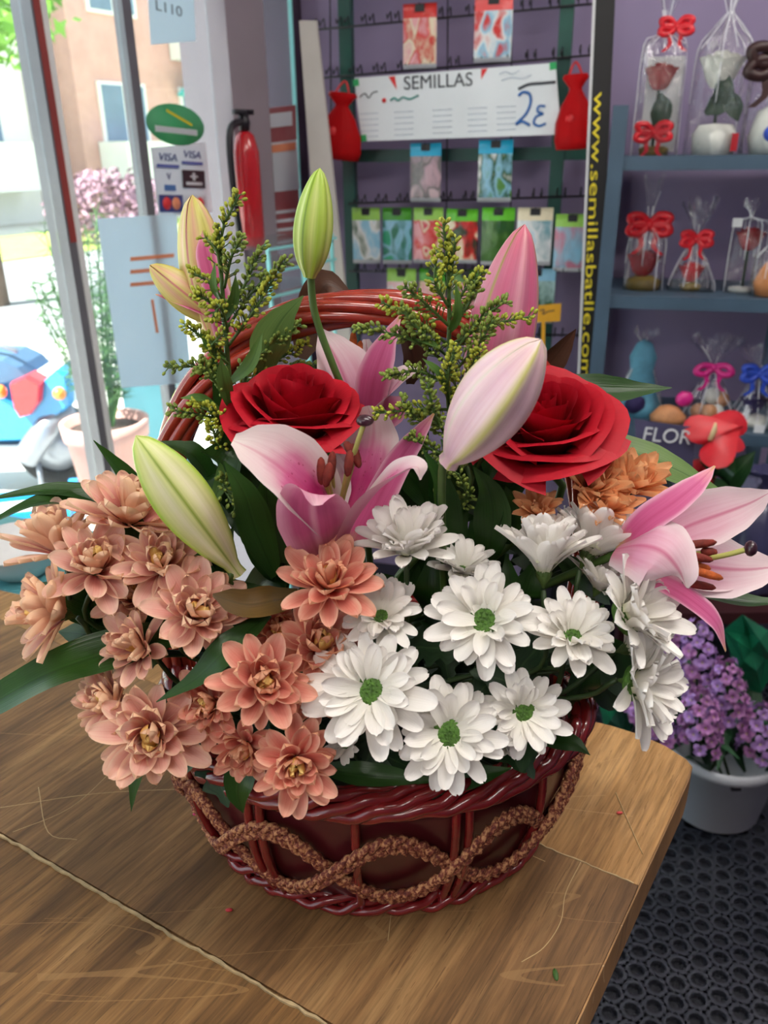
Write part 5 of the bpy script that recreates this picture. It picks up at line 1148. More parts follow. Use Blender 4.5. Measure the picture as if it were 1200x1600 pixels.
# ================================================================== plants beside the counter
m_mar = plain('maroon_stand', col(58, 22, 26), .5, .15, 12)
Ys = 1.80
sp0 = PY(1150, 912, Ys); SZT = sp0.z
std = thing('plant_stand', 'low dark maroon plant stand behind the lilac stocks', 'stand', (sp0.x, Ys, 0))
MB().box((sp0.x + .06, Ys + .06, SZT - .015), (.56, .40, .03)).build('top', m_mar, std, smooth=False)
for sx in (-1, 1):
    for sy in (-1, 1): MB().box((sp0.x + .06 + sx * .25, Ys + .06 + sy * .17, (SZT - .03 + .0125) / 2), (.035, .035, SZT - .0425)).build('leg', m_mar, std, smooth=False)
# anthurium in a printed sleeve
m_spathe = petal_mat('anthurium_red', [(0, col(170, 20, 34)), (.5, col(206, 36, 48)), (1, col(214, 56, 62))], rib=col(150, 16, 28), ribw=.08, rough=.4, transl=.1, vary=.05, lines=8, line_amt=.1)
m_spad = plain('cream_spadix', col(226, 200, 150), .5, .1, 60)
m_aleaf = petal_mat('anthurium_leaf', [(0, col(26, 52, 28)), (1, col(34, 64, 34))], rib=col(60, 92, 54), ribw=.08, rough=.25, transl=.1, vary=.1, lines=10)
m_sleeve = glass_mat('printed_sleeve', (.80, .84, .90, 1), haze=.35, hazec=col(130, 130, 160), rough=.12, streak=.55, streak_scale=14, gl=1.5)
pa = V((PY(1090, 800, Ys).x, Ys, SZT))
an = thing('potted_anthurium', 'red anthurium in a printed plastic sleeve on the maroon stand', 'plant', pa)
mb = MB(); mb.lathe([(.05, 0), (.066, .11), (.07, .115), (.06, .11)], 20, Matrix.Translation(pa)); mb.build('pot', plain('terracotta_dark', col(96, 50, 40), .7, .1, 30), an)
mb = MB(); mb.lathe([(.055, .0), (.085, .12), (.115, .27), (.125, .30)], 24, Matrix.Translation(pa)); mb.v = [v + V((.004 * sin(i * 1.7), .004 * cos(i * 2.3), 0)) for i, v in enumerate(mb.v)]; slv = mb.build('sleeve', m_sleeve, an)
lt = PY(1042, 682, Ys - .145); text('FLOR', .044, plain('white_print', col(220, 222, 226), .5, .03, 20), an, Matrix.Translation(lt) @ Matrix((V((1, 0, 0)), V((0, 0, 1)), V((0, -1, 0)))).transposed().to_4x4() @ Matrix.Rotation(-.10, 4, 'Z'), name='sleeve_lettering', extrude=.0008)
quadp = [PY(x, y, Ys - .136) for x, y in ((992, 655), (1086, 668), (1080, 775), (996, 765))]; MB().add(quadp + [q + V((0, .0015, 0)) for q in quadp], [(0, 3, 2, 1), (4, 5, 6, 7), (0, 1, 5, 4), (1, 2, 6, 5), (2, 3, 7, 6), (3, 0, 4, 7)]).build('sleeve_print', plain('lavender_grey_print', col(86, 82, 112), .35, .15, 14), an, smooth=False)
def heart(parent, cx, cy, Y, s, face, spin, mat, name, spad=True):
    z = cface(*face); M = Matrix.Translation(PY(cx, cy, Y)) @ frame_from(z, spin).to_4x4() @ Matrix.Scale(s / F * depY(cx, cy, Y), 4)
    n = 28; mb = MB(); vs = [V((0, 0, 0))]; uv = [(.5, 0)]
    for ring in (.35, .7, 1):
        for k in range(n):
            t = 2 * pi * k / n; x = .5 * 1.15 * sin(t) ** 3 * .95; y = .5 * (.8125 * cos(t) - .3125 * cos(2 * t) - .125 * cos(3 * t) - .06 * cos(4 * t)) * 1.1
            r2 = ring * ring; vs.append(V((x * ring, y * ring, .18 * abs(x) * ring - .10 * r2 + .03 * sin(3 * t) * ring))); uv.append((.5 + x * ring * .8, .5 - y * ring * .8))
    fs = [(0, 1 + k, 1 + (k + 1) % n) for k in range(n)] + [(1 + r * n + k, 1 + (r + 1) * n + k, 1 + (r + 1) * n + (k + 1) % n, 1 + r * n + (k + 1) % n) for r in range(2) for k in range(n)]
    o = MB().add([M @ v for v in vs], fs, uv).build(name, mat, parent)
    if spad: mb = MB(); mb.tube([M @ V((0, .1, .02)), M @ V((.08, .02, .16)), M @ V((.16, -.02, .26))], [.05 * M.to_scale()[0], .045 * M.to_scale()[0], .02 * M.to_scale()[0]], 8); mb.build('spadix', m_spad, o)
    mb = MB(); mb.tube(crom([M @ V((0, .1, -.02)), M @ V((0, .1, -.5)), pa + V((0, 0, .1))], 5), .003, 6); mb.build('flower_stalk', m_dstem, parent)
heart(an, 1118, 684, Ys - .16, 92, (-.1, .35, .95), .5, m_spathe, 'spathe'); heart(an, 1092, 650 + 90, Ys - .12, 60, (-.2, .1, .95), 1.2, m_spathe, 'spathe', False); heart(an, 1136, 668, Ys - .10, 84, (.2, .6, .8), 2.4, m_spathe, 'spathe', False)
for i, (c, w) in enumerate((([(1100, 800, Ys - .05), (1140, 750, Ys - .14), (1180, 705, Ys - .15)], 46), ([(1090, 800, Ys - .05), (1120, 740, Ys - .15), (1148, 712, Ys - .16)], 60), ([(1080, 810, Ys - .05), (1100, 770, Ys - .16), (1150, 770, Ys - .2)], 60), ([(1080, 810, Ys - .05), (1050, 760, Ys - .16), (1030, 740, Ys - .2)], 50), ([(1090, 830, Ys - .05), (1120, 800, Ys - .16), (1160, 820, Ys - .2)], 60))):
    pxblade(c, [w * q for q in (.2, .9, 1, .7, .04)], cface(0, .5, .8), cup=.08, n=6).build('leaf', m_aleaf, an)
# navy pleated bag
m_nav = plain('navy_plastic', col(58, 58, 92), .3, .25, 12, coat=.3)
nb = V((PY(1190, 870, Ys - .05).x, Ys - .02, SZT)); mb = MB(); seg = 40; vs = []
for i, (r, z) in enumerate(((.07, 0), (.095, .03), (.10, .12), (.085, .20), (.05, .245), (.02, .262), (.035, .285), (.05, .31))):
    for k in range(seg):
        g_ = 2 * pi * k / seg; q = r * (1 + .07 * sin(k * 2.2 + i * .6) + .05 * sin(k * .9 + i)); vs.append(nb + V((q * cos(g_) * 1.0, q * sin(g_) * .8, z)))
fs = [(i * seg + k, i * seg + (k + 1) % seg, (i + 1) * seg + (k + 1) % seg, (i + 1) * seg + k) for i in range(7) for k in range(seg)] + [tuple(range(seg))[::-1]]
nbag = thing('plastic_bag', 'tied navy plastic bag on the maroon stand beside the anthurium', 'bag', nb); MB().add(vs, fs).build('bag_body', m_nav, nbag); mb = MB(); mb.tube([nb + V((.024 * cos(a / 10 * 2 * pi), .02 * sin(a / 10 * 2 * pi), .262)) for a in range(10)], .004, 6, closed=True); mb.build('tie', m_black, nbag)

# ---- lilac stocks in a white bucket on the floor
bq = onz(1110, 1312, 0); bc = V((bq.x + .035, bq.y + .095, .0125))
m_bkt = plain('white_bucket_plastic', col(206, 210, 216), .4, .03, 10)
bk = thing('white_bucket', 'white plastic bucket on the rubber mat holding lilac stocks', 'bucket', bc)
bh = (PY(1120, 1212, bc.y - .12)).z - .0125
mb = MB(); mb.lathe([(.001, .004), (.092, .0), (.100, .008), (.122, bh - .028), (.130, bh - .026), (.131, bh - .012), (.128, bh), (.124, bh), (.121, bh - .03), (.10, .012), (.001, .012)], 40, Matrix.Translation(bc)); mb.build('body', m_bkt, bk)
MB().box(bc + V((-.02, -.128, bh - .028)), (.02, .008, .006)).build('handle_slot', m_black, bk, smooth=False)
m_floret = petal_mat('lilac_stock_petal', [(0, col(196, 190, 120)), (.2, col(176, 134, 200)), (1, col(190, 152, 214))], rough=.6, transl=.25, vary=.22, lines=8)
m_floretp = petal_mat('mauve_stock_petal', [(0, col(186, 170, 110)), (.2, col(172, 112, 176)), (1, col(196, 140, 190))], rough=.6, transl=.25, vary=.22, lines=8)
def floret_mesh(mat):
    mb = MB()
    for k in range(4):
        g = pi / 2 * k; d = V((cos(g), sin(g), 0)); b = blade([d * .001, d * .008 + V((0, 0, .003)), d * .0155 + V((0, 0, .0005))], [.004, .013, .014, .006], V((0, 0, 1)), .12, 3, 3, .08, seed=k); mb.add(b.v, b.f, b.uv)
    for k in range(4):
        g = pi / 2 * k + .7; d = V((cos(g), sin(g), 0)); b = blade([d * .001 + V((0, 0, .002)), d * .006 + V((0, 0, .007)), d * .010 + V((0, 0, .009))], [.003, .010, .006], V((0, 0, 1)), .12, 2, 2, .08, seed=k); mb.add(b.v, b.f, b.uv)
    return mb.mesh('floret', mat)
FLO = [floret_mesh(m_floret), floret_mesh(m_floretp)]
m_sleaf = petal_mat('stock_leaf', [(0, col(30, 62, 36)), (1, col(40, 80, 50))], rib=col(70, 104, 70), ribw=.1, rough=.55, transl=.12, vary=.2, lines=8)
SG = 'lilac stocks in the white bucket'
for i, (lab, top, bot, wpx_, n) in enumerate([('tall lilac stock stem under the drooping lily petal', (1092, 975, 1.44), (1090, 1080, 1.44), 62, 34), ('pinkish lilac stock stem standing fullest above the bucket', (1136, 1035, 1.38), (1138, 1130, 1.38), 66, 36), ('lilac stock stem leaning out at the end of the bucket', (1186, 1105, 1.36), (1178, 1172, 1.36), 58, 24), ('lilac stock spike right below the side-view white blooms', (1096, 1085, 1.34), (1094, 1160, 1.34), 72, 32), ('bluish lilac stock stem just above the counter corner', (975, 1095, 1.42), (1048, 1150, 1.36), 50, 30), ('mauve stock stem at the back of the bucket', (1050, 985, 1.52), (1056, 1060, 1.52), 56, 26)]):
    r_ = random.Random(i + 70); A, B_ = PY(*top), PY(*bot); w = wpx_ / F * depY(*top) / 2 - .010
    th = thing('stock_flower', lab, 'flower', B_, group=SG)
    mb = MB(); mb.tube(crom([A, B_, B_.lerp(V((bc.x, bc.y, bh)), .6), V((bc.x + r_.uniform(-.05, .05), bc.y + r_.uniform(-.05, .05), .05))], 5), .003, 6); mb.build('stem', m_dstem, th)
    ax = (B_ - A)
    for k in range(n):
        f = (k + .5) / n; g = k * 2.4; side = V((cos(g), sin(g), .25 - .5 * (f - .2))).normalized(); q = A + ax * f + side * w * (.45 + .55 * min(1, f * 2.2))
        s = (.75 + .35 * min(1, f * 2)) * r_.uniform(.85, 1.1); LM = Matrix.Translation(q) @ frame_from(side + V((0, 0, .25)), r_.uniform(0, 6)).to_4x4() @ Matrix.Scale(s, 4)
        link('floret', FLO[(i + (k % 4 == 0)) % 2], th, WORLD[th.name].inverted() @ LM)
    for k in range(5):
        g = r_.uniform(0, 6.28); p = B_.lerp(V((bc.x, bc.y, bh + .02)), r_.uniform(.2, .9)); d = V((cos(g), sin(g), .1)); b = blade([p, p + d * .05 + V((0, 0, .015)), p + d * .11 + V((0, 0, r_.uniform(-.04, .02)))], [.008, .026, .028, .018, .002], V((0, 0, 1)), .08, 4, 4, .05, seed=k); b.build('leaf', m_sleaf, th)
m_tissue = plain('emerald_tissue', col(22, 104, 72), .35, .3, 18, bmp=.4)
def tissue(label, pts, Y, seed):
    r_ = random.Random(seed); cx, cy = sum(p[0] for p in pts) / len(pts), sum(p[1] for p in pts) / len(pts); mb = MB(); n = len(pts)
    vs = [PY(cx, cy, Y - .03)] + [PY(cx + (p[0] - cx) * .5, cy + (p[1] - cy) * .5, Y - .02 + r_.uniform(-.03, .03)) for p in pts] + [PY(p[0], p[1], Y + r_.uniform(-.03, .03)) for p in pts] + [PY(cx, cy + 90, Y + .05)]
    fs = [(0, 1 + k, 1 + (k + 1) % n) for k in range(n)] + [(1 + k, 1 + n + k, 1 + n + (k + 1) % n, 1 + (k + 1) % n) for k in range(n)] + [(1 + n + k, 2 * n + 1, 1 + n + (k + 1) % n) for k in range(n)]
    return mb.add(vs, fs).build('wrapping_tissue', m_tissue, smooth=False, label=label, category='paper')
tissue('crumpled emerald tissue sticking out of the bucket beside the counter corner', [(930, 1075), (960, 1062), (985, 1090), (990, 1130), (975, 1165), (945, 1140)], 1.45, 3)
tissue('crumpled emerald tissue behind the lilac stocks, under the drooping lily petal', [(1130, 985), (1160, 960), (1200, 985), (1215, 1040), (1190, 1080), (1150, 1050)], 1.55, 8)
mb = MB(); r_ = random.Random(5)
for k in range(26):
    g = r_.uniform(0, 6.28); p = bc + V((r_.uniform(-.09, .09), r_.uniform(-.09, .09), bh - .02)); d = V((cos(g), sin(g), .2)); b = blade([p, p + d * .05 + V((0, 0, .05)), p + d * .12 + V((0, 0, r_.uniform(0, .10)))], [.01, .034, .036, .022, .002], V((0, 0, 1)), .08, 4, 4, .05, seed=k); mb.add(b.v, b.f, b.uv)
mb.build('bucket_foliage', m_sleaf, label='dark green foliage bunched in the white bucket under the stocks', category='foliage', kind='stuff')

# ---- perforated rubber mat
def matm():
    m, nt, b = newmat('black_rubber'); h = noise(nt, 6, 3)
    nt.links.new(ramp(nt, h, [(.3, col(34, 38, 48)), (.7, col(58, 60, 68))]), b.inputs['Base Color']); b.inputs['Roughness'].default_value = .38; return m
mb = MB(); P_ = .041; RH = .0135; a0 = math.radians(8); nx, ny = 46, 46; o0 = V((.02, .45, 0)); ns = 12
ux, uy = V((cos(a0), sin(a0), 0)), V((-sin(a0), cos(a0), 0)); ht = .012
for i in range(nx):
    for j in range(ny):
        c = o0 + ux * (P_ * (i + .5 * (j % 2))) + uy * (P_ * .866 * j)
        if c.x > 2.3 or (c - K).dot(SN) < .1 or (B0 - c).dot(WN) > -.45: continue
        hexv = []
        for k in range(ns):
            g = 2 * pi * k / ns + pi / 6; ap = P_ / 2 * .992; q = ap / cos(((g - 0) % (pi / 3)) - pi / 6); hexv.append(c + (ux * cos(g) + uy * sin(g)) * q + V((0, 0, ht)))
        inn = [c + (ux * cos(2 * pi * k / ns + pi / 6) * RH * 1.06 + uy * sin(2 * pi * k / ns + pi / 6) * RH) + V((0, 0, ht)) for k in range(ns)]
        low = [v - V((0, 0, ht - .001)) for v in inn]
        mb.add(hexv + inn + low, [(k, (k + 1) % ns, ns + (k + 1) % ns, ns + k) for k in range(ns)] + [(ns + k, ns + (k + 1) % ns, 2 * ns + (k + 1) % ns, 2 * ns + k) for k in range(ns)])
mb.build('rubber_mat', matm(), smooth=False, label='black rubber floor mat perforated with round holes', category='mat')

# ================================================================== window side, inside
m_teal = plain('teal_top', col(84, 150, 158), .4, .1, 8)
cz = .87; cpos = onz(-30, 905, cz)
cab = thing('low_cabinet', 'low cabinet with a teal top between counter and window', 'cabinet', (cpos.x - .1, cpos.y + .1, 0))
bn = V((-be.y, be.x)); bn = bn if bn.y > 0 else -bn; ba = math.atan2(-be.y, -be.x); c2_ = pb + be * .84 + bn * .125; cc = V((c2_.x, c2_.y, 0))
MB().box(cc + V((0, 0, cz - .012)), (.50, .22, .024), Matrix.Rotation(ba, 4, 'Z')).build('top', m_teal, cab, smooth=False); MB().box(cc + V((0, 0, (cz - .024) / 2)), (.46, .20, cz - .024), Matrix.Rotation(ba, 4, 'Z')).build('body', m_white, cab, smooth=False)
m_cer = plain('white_ceramic', col(226, 226, 226), .2, .03, 10, coat=.5)
b2_ = pb + be * .775 + bn * .090; bp_ = V((b2_.x, b2_.y, cz)); bo = thing('white_bowl', 'white ceramic bowl on the teal cabinet top at the counter end', 'bowl', bp_)
mb = MB(); mb.lathe([(.001, .004), (.03, 0), (.036, .004), (.055, .024), (.068, .045), (.070, .047), (.066, .046), (.05, .022), (.03, .01), (.001, .009)], 36, Matrix.Translation(bp_)); mb.build('bowl_body', m_cer, bo)
mb = MB(); mb.lathe([(.0690, .0445), (.0712, .0465), (.0690, .0485), (.0670, .0465), (.0690, .0445)], 36, Matrix.Translation(bp_)); mb.build('rim', m_cer, bo)
# blue crate on the floor by the window
m_crate = plain('bright_blue_plastic', col(30, 150, 220), .35, .08, 10)
cp = onz(10, 850, .25); crt = thing('plastic_crate', 'bright blue slatted plastic crate standing outside the window in front of the scooter', 'crate', (cp.x, cp.y + .15, 0))
cM = Matrix.Translation((cp.x - .06, cp.y + .16, 0)) @ Matrix.Rotation(.25, 4, 'Z')
cw, cdp, ch = .42, .30, .33
lbuild(MB().box((0, 0, .008), (cw, cdp, .016)), cM, 'bottom', m_crate, crt, False)
for sy in (-1, 1):
    for k in range(4): lbuild(MB().box((0, sy * cdp / 2, .05 + k * .08), (cw, .012, .035)), cM, 'slat', m_crate, crt, False)
for sx in (-1, 1):
    for k in range(4): lbuild(MB().box((sx * cw / 2, 0, .05 + k * .08), (.012, cdp, .035)), cM, 'slat', m_crate, crt, False)
    for sy in (-1, 1): lbuild(MB().box((sx * cw / 2, sy * cdp / 2, ch / 2), (.03, .03, ch)), cM, 'corner', m_crate, crt, False)
for q in (-.12, 0, .12): lbuild(MB().box((q, -cdp / 2 - .002, ch / 2), (.02, .014, ch - .02)), cM, 'rib', m_crate, crt, False)
# wire curl on the cabinet
mb = MB(); wq = [PY(120, 782, .95), PY(60, 790, .95), PY(10, 812, .93), PY(-8, 840, .92), PY(4, 850, .93), PY(6, 830, .93), PY(-4, 800, .94), PY(14, 794, .94)]
# stickers and notices on the glass
def on_store_slab(pts, off, th, name, mat, parent=None, **t):
    q = [onstore(x, y, off) for x, y in pts]; mb = MB(); mb.add(q + [c - SN * th for c in q], [(0, 3, 2, 1), (4, 5, 6, 7), (0, 1, 5, 4), (1, 2, 6, 5), (2, 3, 7, 6), (3, 0, 4, 7)]); return mb.build(name, mat, parent, smooth=False, **t)
def transl(name, c, amt=.6):
    m, nt, b = newmat(name); h = noise(nt, 9, 3); cc_ = mixc(nt, mth(nt, 'MULTIPLY', h, .2), c, (1, 1, 1, 1)); nt.links.new(cc_, b.inputs['Base Color']); b.inputs['Roughness'].default_value = .6
    tr = nd(nt, 'ShaderNodeBsdfTranslucent'); nt.links.new(cc_, tr.inputs[0]); mx = nd(nt, 'ShaderNodeMixShader'); mx.inputs[0].default_value = amt; nt.links.new(b.outputs[0], mx.inputs[1]); nt.links.new(tr.outputs[0], mx.inputs[2]); nt.links.new(mx.outputs[0], nt.nodes['Material Output'].inputs[0]); return m
m_stk, m_pap = transl('sticker_white', col(225, 228, 235), .25), transl('thin_paper', col(214, 228, 238), .45)
m_vb, m_vy, m_dark, m_mcr, m_mco, m_bl = [plain(n, c, .5, .05, 20) for n, c in (('visa_blue', col(60, 70, 130)), ('visa_band', col(90, 100, 170)), ('dark_card', col(56, 44, 52)), ('card_red', col(226, 56, 60)), ('card_orange', col(236, 150, 110)), ('steel_blue', col(80, 120, 180)))]
Es = -SD; Ns = SN
def stmat(x, y, off=.012, rot=-.06): return Matrix.Translation(onstore(x, y, off)) @ Matrix((Es, V((0, 0, 1)), Ns)).transposed().to_4x4() @ Matrix.Rotation(rot, 4, 'Z')
spx = (onstore(300, 280, .01) - onstore(260, 280, .01)).length / 40
svx = (onstore(280, 260, .01) - onstore(280, 300, .01)).length / 40
st = thing('card_sticker', 'white payment-card sticker with six card logos on the shop window', 'sticker', onstore(284, 285, .006))
on_store_slab([(236, 231), (321, 222), (332, 332), (249, 338)], .008, .002, 'sheet', m_stk, st)
for x, y in ((262, 246), (300, 242)):
    t_ = text('VISA', 16 * svx, m_vb, st, stmat(x, y) @ Matrix.Diagonal((spx / svx * .9, 1, 1, 1)), name='lettering', extrude=.0005, shear=.2)
    lbuild(MB().box((0, -13 * svx, 0), (33 * spx, 5 * svx, .001)), stmat(x, y), 'logo_band', m_vy, st, False)
lbuild(MB().box((0, 0, 0), (36 * spx, 28 * svx, .001)), stmat(303, 280), 'dark_logo', m_dark, st, False); lbuild(MB().box((0, -7 * svx, .001), (26 * spx, 5 * svx, .001)), stmat(303, 280), 'logo_bar', m_stk, st, False); lbuild(MB().box((0, 4 * svx, .001), (4 * spx, 12 * svx, .001)), stmat(303, 280), 'logo_bar', m_stk, st, False); lbuild(MB().box((0, 4 * svx, .001), (12 * spx, 3 * svx, .001)), stmat(303, 280), 'logo_bar', m_stk, st, False)
text('V', 15 * svx, m_vb, st, stmat(264, 276), name='lettering', extrude=.0005); lbuild(MB().box((0, -16 * svx, 0), (17 * spx, 9 * svx, .001)), stmat(265, 277), 'logo_block', m_bl, st, False)
for x, a, b in ((268, m_mcr, m_mco), (306, m_bl, m_mcr)):
    lbuild(MB().box((0, 0, -.0003), (36 * spx, 27 * svx, .0008)), stmat(x, 318), 'logo_field', m_vb if a is m_mcr else m_stk, st, False)
    for dx, mm in ((-7, a), (7, b)): mb = MB(); mb.lathe([(10 * svx, 0), (9.8 * svx, .001), (.0001, .0012)], 20, stmat(x, 318) @ T(dx * spx, 0, .0006 if dx > 0 else .0003)); mb.build('logo_disc', mm, st)
m_oval = transl('green_oval_print', col(40, 170, 110), .4); ov = thing('oval_sticker', 'green oval sticker on the shop window above the card logos', 'sticker', onstore(275, 196, .006))
mb = MB(); mb.lathe([(1, 0), (1, .0015), (.0001, .0018)], 32, stmat(275, 195, .007) @ Matrix.Diagonal((44 * spx, 31 * svx, 1, 1))); mb.build('oval', m_oval, ov); lbuild(MB().box((0, -4 * svx, .002), (64 * spx, 9 * svx, .0008)), stmat(275, 200, .007), 'pale_band', m_stk, ov, False); lbuild(MB().box((0, 12 * svx, .002), (40 * spx, 4 * svx, .0008)), stmat(278, 196, .007, -.35), 'yellow_stripe', m_yel, ov, False)
ln_ = thing('paper_notice', 'white paper notice lettered L110 at the top of the shop window', 'notice', onstore(262, 40, .006))
on_store_slab([(228, -60), (300, -68), (306, 64), (236, 70)], .007, .001, 'sheet', m_pap, ln_); text('L110', 20 * svx, plain('grey_print', col(120, 130, 140), .6, .05, 20), ln_, stmat(264, 14, .0085) @ Matrix.Diagonal((spx / svx, 1, 1, 1)), name='lettering', extrude=.0003)
n2 = thing('paper_notice', 'large pale blue paper taped inside the glass behind the goldenrod', 'notice', onstore(215, 470, .02))
on_store_slab([(152, 342), (276, 334), (300, 598), (190, 606)], .02, .001, 'sheet', m_pap, n2)
for k in range(3): on_store_slab([(204, 402 + k * 20), (272, 396 + k * 20), (272, 402 + k * 20), (204, 408 + k * 20)], .0215, .0008, 'print_line', m_mco, n2)
on_store_slab([(236, 468), (240, 468), (248, 520), (244, 520)], .0215, .0008, 'print_stripe', m_mco, n2)
n3 = thing('red_poster', 'red and white poster behind the glass beside the grey pillar', 'poster', onstore(430, 300, .01))
on_store_slab([(396, 172), (462, 164), (470, 372), (408, 378)], .008, .0012, 'sheet', transl('poster_red', col(150, 44, 54), .35), n3); on_store_slab([(387, 228), (464, 218), (468, 296), (392, 304)], .011, .001, 'white_panel', m_stk, n3); on_store_slab([(390, 231), (462, 222), (462, 234), (391, 243)], .0125, .0008, 'orange_band', m_mco, n3); on_store_slab([(402, 180), (456, 174), (457, 196), (404, 202)], .0105, .0008, 'pale_panel', m_stk, n3)
for k in range(3): on_store_slab([(412, 332 + k * 14), (462, 326 + k * 14), (462, 331 + k * 14), (412, 337 + k * 14)], .0105, .0008, 'print_line', m_stk, n3)
# fire extinguisher on the pillar
m_fx = plain('extinguisher_red', col(190, 24, 34), .25, .08, 20, coat=.5)
fp = onstore(389, 300, .10); fe = thing('fire_extinguisher', 'red fire extinguisher with black hose hung on the grey pillar', 'extinguisher', fp)
fz1, fz0 = onstore(392, 205, .12).z, onstore(392, 372, .12).z; fr_ = .034
mb = MB(); mb.lathe([(.02, fz0 - .02), (fr_, fz0), (fr_, fz1 - .05), (fr_ * .7, fz1 - .01), (.014, fz1)], 24, Matrix.Translation((fp.x, fp.y, 0))); mb.build('cylinder', m_fx, fe)
mb = MB(); mb.lathe([(.012, fz1), (.016, fz1 + .02), (.012, fz1 + .04)], 12, Matrix.Translation((fp.x, fp.y, 0))); mb.box((fp.x, fp.y, fz1 + .045), (.07, .015, .012), ROTS.to_4x4()); mb.build('valve', m_black, fe)
mb = MB(); mb.tube(crom([V((fp.x, fp.y, fz1 + .025)), V((fp.x, fp.y, fz1)) + SD * .07 + SN * .01, V((fp.x, fp.y, (fz0 + fz1) / 2)) + SD * .075 + SN * .01, V((fp.x, fp.y, fz0)) + SD * .05], 6), .009, 8); mb.build('hose', m_black, fe)
# glass display shelves in the corner
gs = thing('glass_display', 'small glass display shelves with green edges by the window corner', 'shelf', (onstore(425, 420, .2)[0], onstore(425, 420, .2)[1], 0))
for y in (378, 412, 448):
    p = onstore(425, y, .22); c = V((p.x, p.y, p.z)); MB().box(c, (.30, .20, .008), ROTS.to_4x4()).build('glass_shelf', m_glass, gs, smooth=False)
    MB().box(c + SN * .101, (.30, .003, .007), ROTS.to_4x4()).build('shelf_edge', m_gedge, gs, smooth=False)
zt = onstore(425, 370, .22).z
for q in (-.13, .02, .15):
    c = onstore(425, 420, .22) - SD * q + SN * .09; MB().box((c.x, c.y, zt / 2), (.008, .008, zt), ROTS.to_4x4()).build('upright', m_gedge, gs, smooth=False)

# ================================================================== the street
m_pave = plain('pale_pavement', col(206, 202, 194), .9, .06, 1.5); m_road = plain('asphalt', col(150, 150, 152), .9, .08, 1.0)
gp = MB(); gp.prism([(-60, -20), (60, -20), (60, 80), (-60, 80)], -.30, -.09); gp.build('ground_street', m_pave, smooth=False, kind='structure')
def strip(name, d0, d1, z, mat, lab, cat):
    a = [K - SN * d0 - SD * 30, K - SN * d0 + SD * 40, K - SN * d1 + SD * 40, K - SN * d1 - SD * 30]; MB().prism([(p.x, p.y) for p in a], -.09, z).build(name, mat, smooth=False, kind='structure')
strip('ground_road', 4.2, 9.5, -.05, m_road, '', '')
strip('ground_pavement', .05, 4.2, -.01, m_pave, '', '')
m_grass = plain('dry_grass', col(176, 190, 90), .9, .2, 4)
strip('ground_lawn', 9.5, 13, -.03, m_grass, '', '')
# shop roof edge above the pane keeps the sun off the glass
ov_ = [K + SD * 4.4 + SN * .06, K - SD * .3 + SN * .06, K - SD * .3 - SN * .9, K + SD * 4.4 - SN * .9]
MB().prism([(p.x, p.y) for p in ov_], CEIL + .0, CEIL + .10).build('wall_canopy', m_wall2, smooth=False, kind='structure')
MB().prism(floor_poly, CEIL + .12, CEIL + 4).build('wall_upper_floor', m_wall2, smooth=False, kind='structure')
# houses opposite
m_brick, m_wht, m_pane, m_awn = plain('pink_brick', col(206, 160, 150), .85, .08, 3), plain('white_render', col(236, 234, 230), .8, .03, 2), plain('dark_window_glass', col(110, 130, 150), .15, .1, 3), plain('turquoise_awning', col(90, 190, 200), .7, .08, 4)
def onfac(x, y, d): return onplane(x, y, K - SN * d, SN)
def house(label, s0, s1, D, H_, mat, ncol, nfl, seed):
    base = K - SN * D + SD * ((s0 + s1) / 2); th = thing('apartment_house', label, 'building', (base.x, base.y, -.1)); r_ = random.Random(seed)
    c = K - SN * (D + 4) + SD * ((s0 + s1) / 2); MB().box((c.x, c.y, H_ / 2 - .1), (abs(s1 - s0), 8, H_), ROTS.to_4x4()).build('walls', mat, th, smooth=False)
    for i in range(ncol):
        for j in range(nfl):
            s = s0 + (s1 - s0) * (i + .5) / ncol; z = 1.2 + j * 2.9; w_ = (s1 - s0) / ncol * .55; q = K - SN * (D - .03) + SD * s
            wn = MB().box((q.x, q.y, z + 1.0), (w_, .08, 1.5), ROTS.to_4x4()).build('window', m_wht, th, smooth=False)
            for e in (-1, 1):
                qq = q + SN * .045 - SD * e * w_ * .235; MB().box((qq.x, qq.y, z + 1.0), (w_ * .42, .03, 1.36), ROTS.to_4x4()).build('pane', m_pane, wn, smooth=False)
            if (i + j) % 2 == 0:
                qq = q + SN * .45; MB().box((qq.x, qq.y, z - .05), (w_ * 1.25, .9, 1.0), ROTS.to_4x4()).build('balcony', m_wht, th, smooth=False)
            if r_.random() < .45:
                qq = q + SN * .4; mb = MB(); mb.box((qq.x, qq.y, z + 1.75), (w_ * 1.15, .8, .06), ROTS.to_4x4() @ Matrix.Rotation(-.5, 4, 'X')); mb.build('awning', m_awn, th, smooth=False)
    return th
house('pink brick apartment house across the street with turquoise awnings', -32, -12.6, 15, 13, m_brick, 7, 4, 4)
house('white rendered apartment house across the street beside the pink one', -12, -2, 16, 12, m_wht, 3, 4, 5)
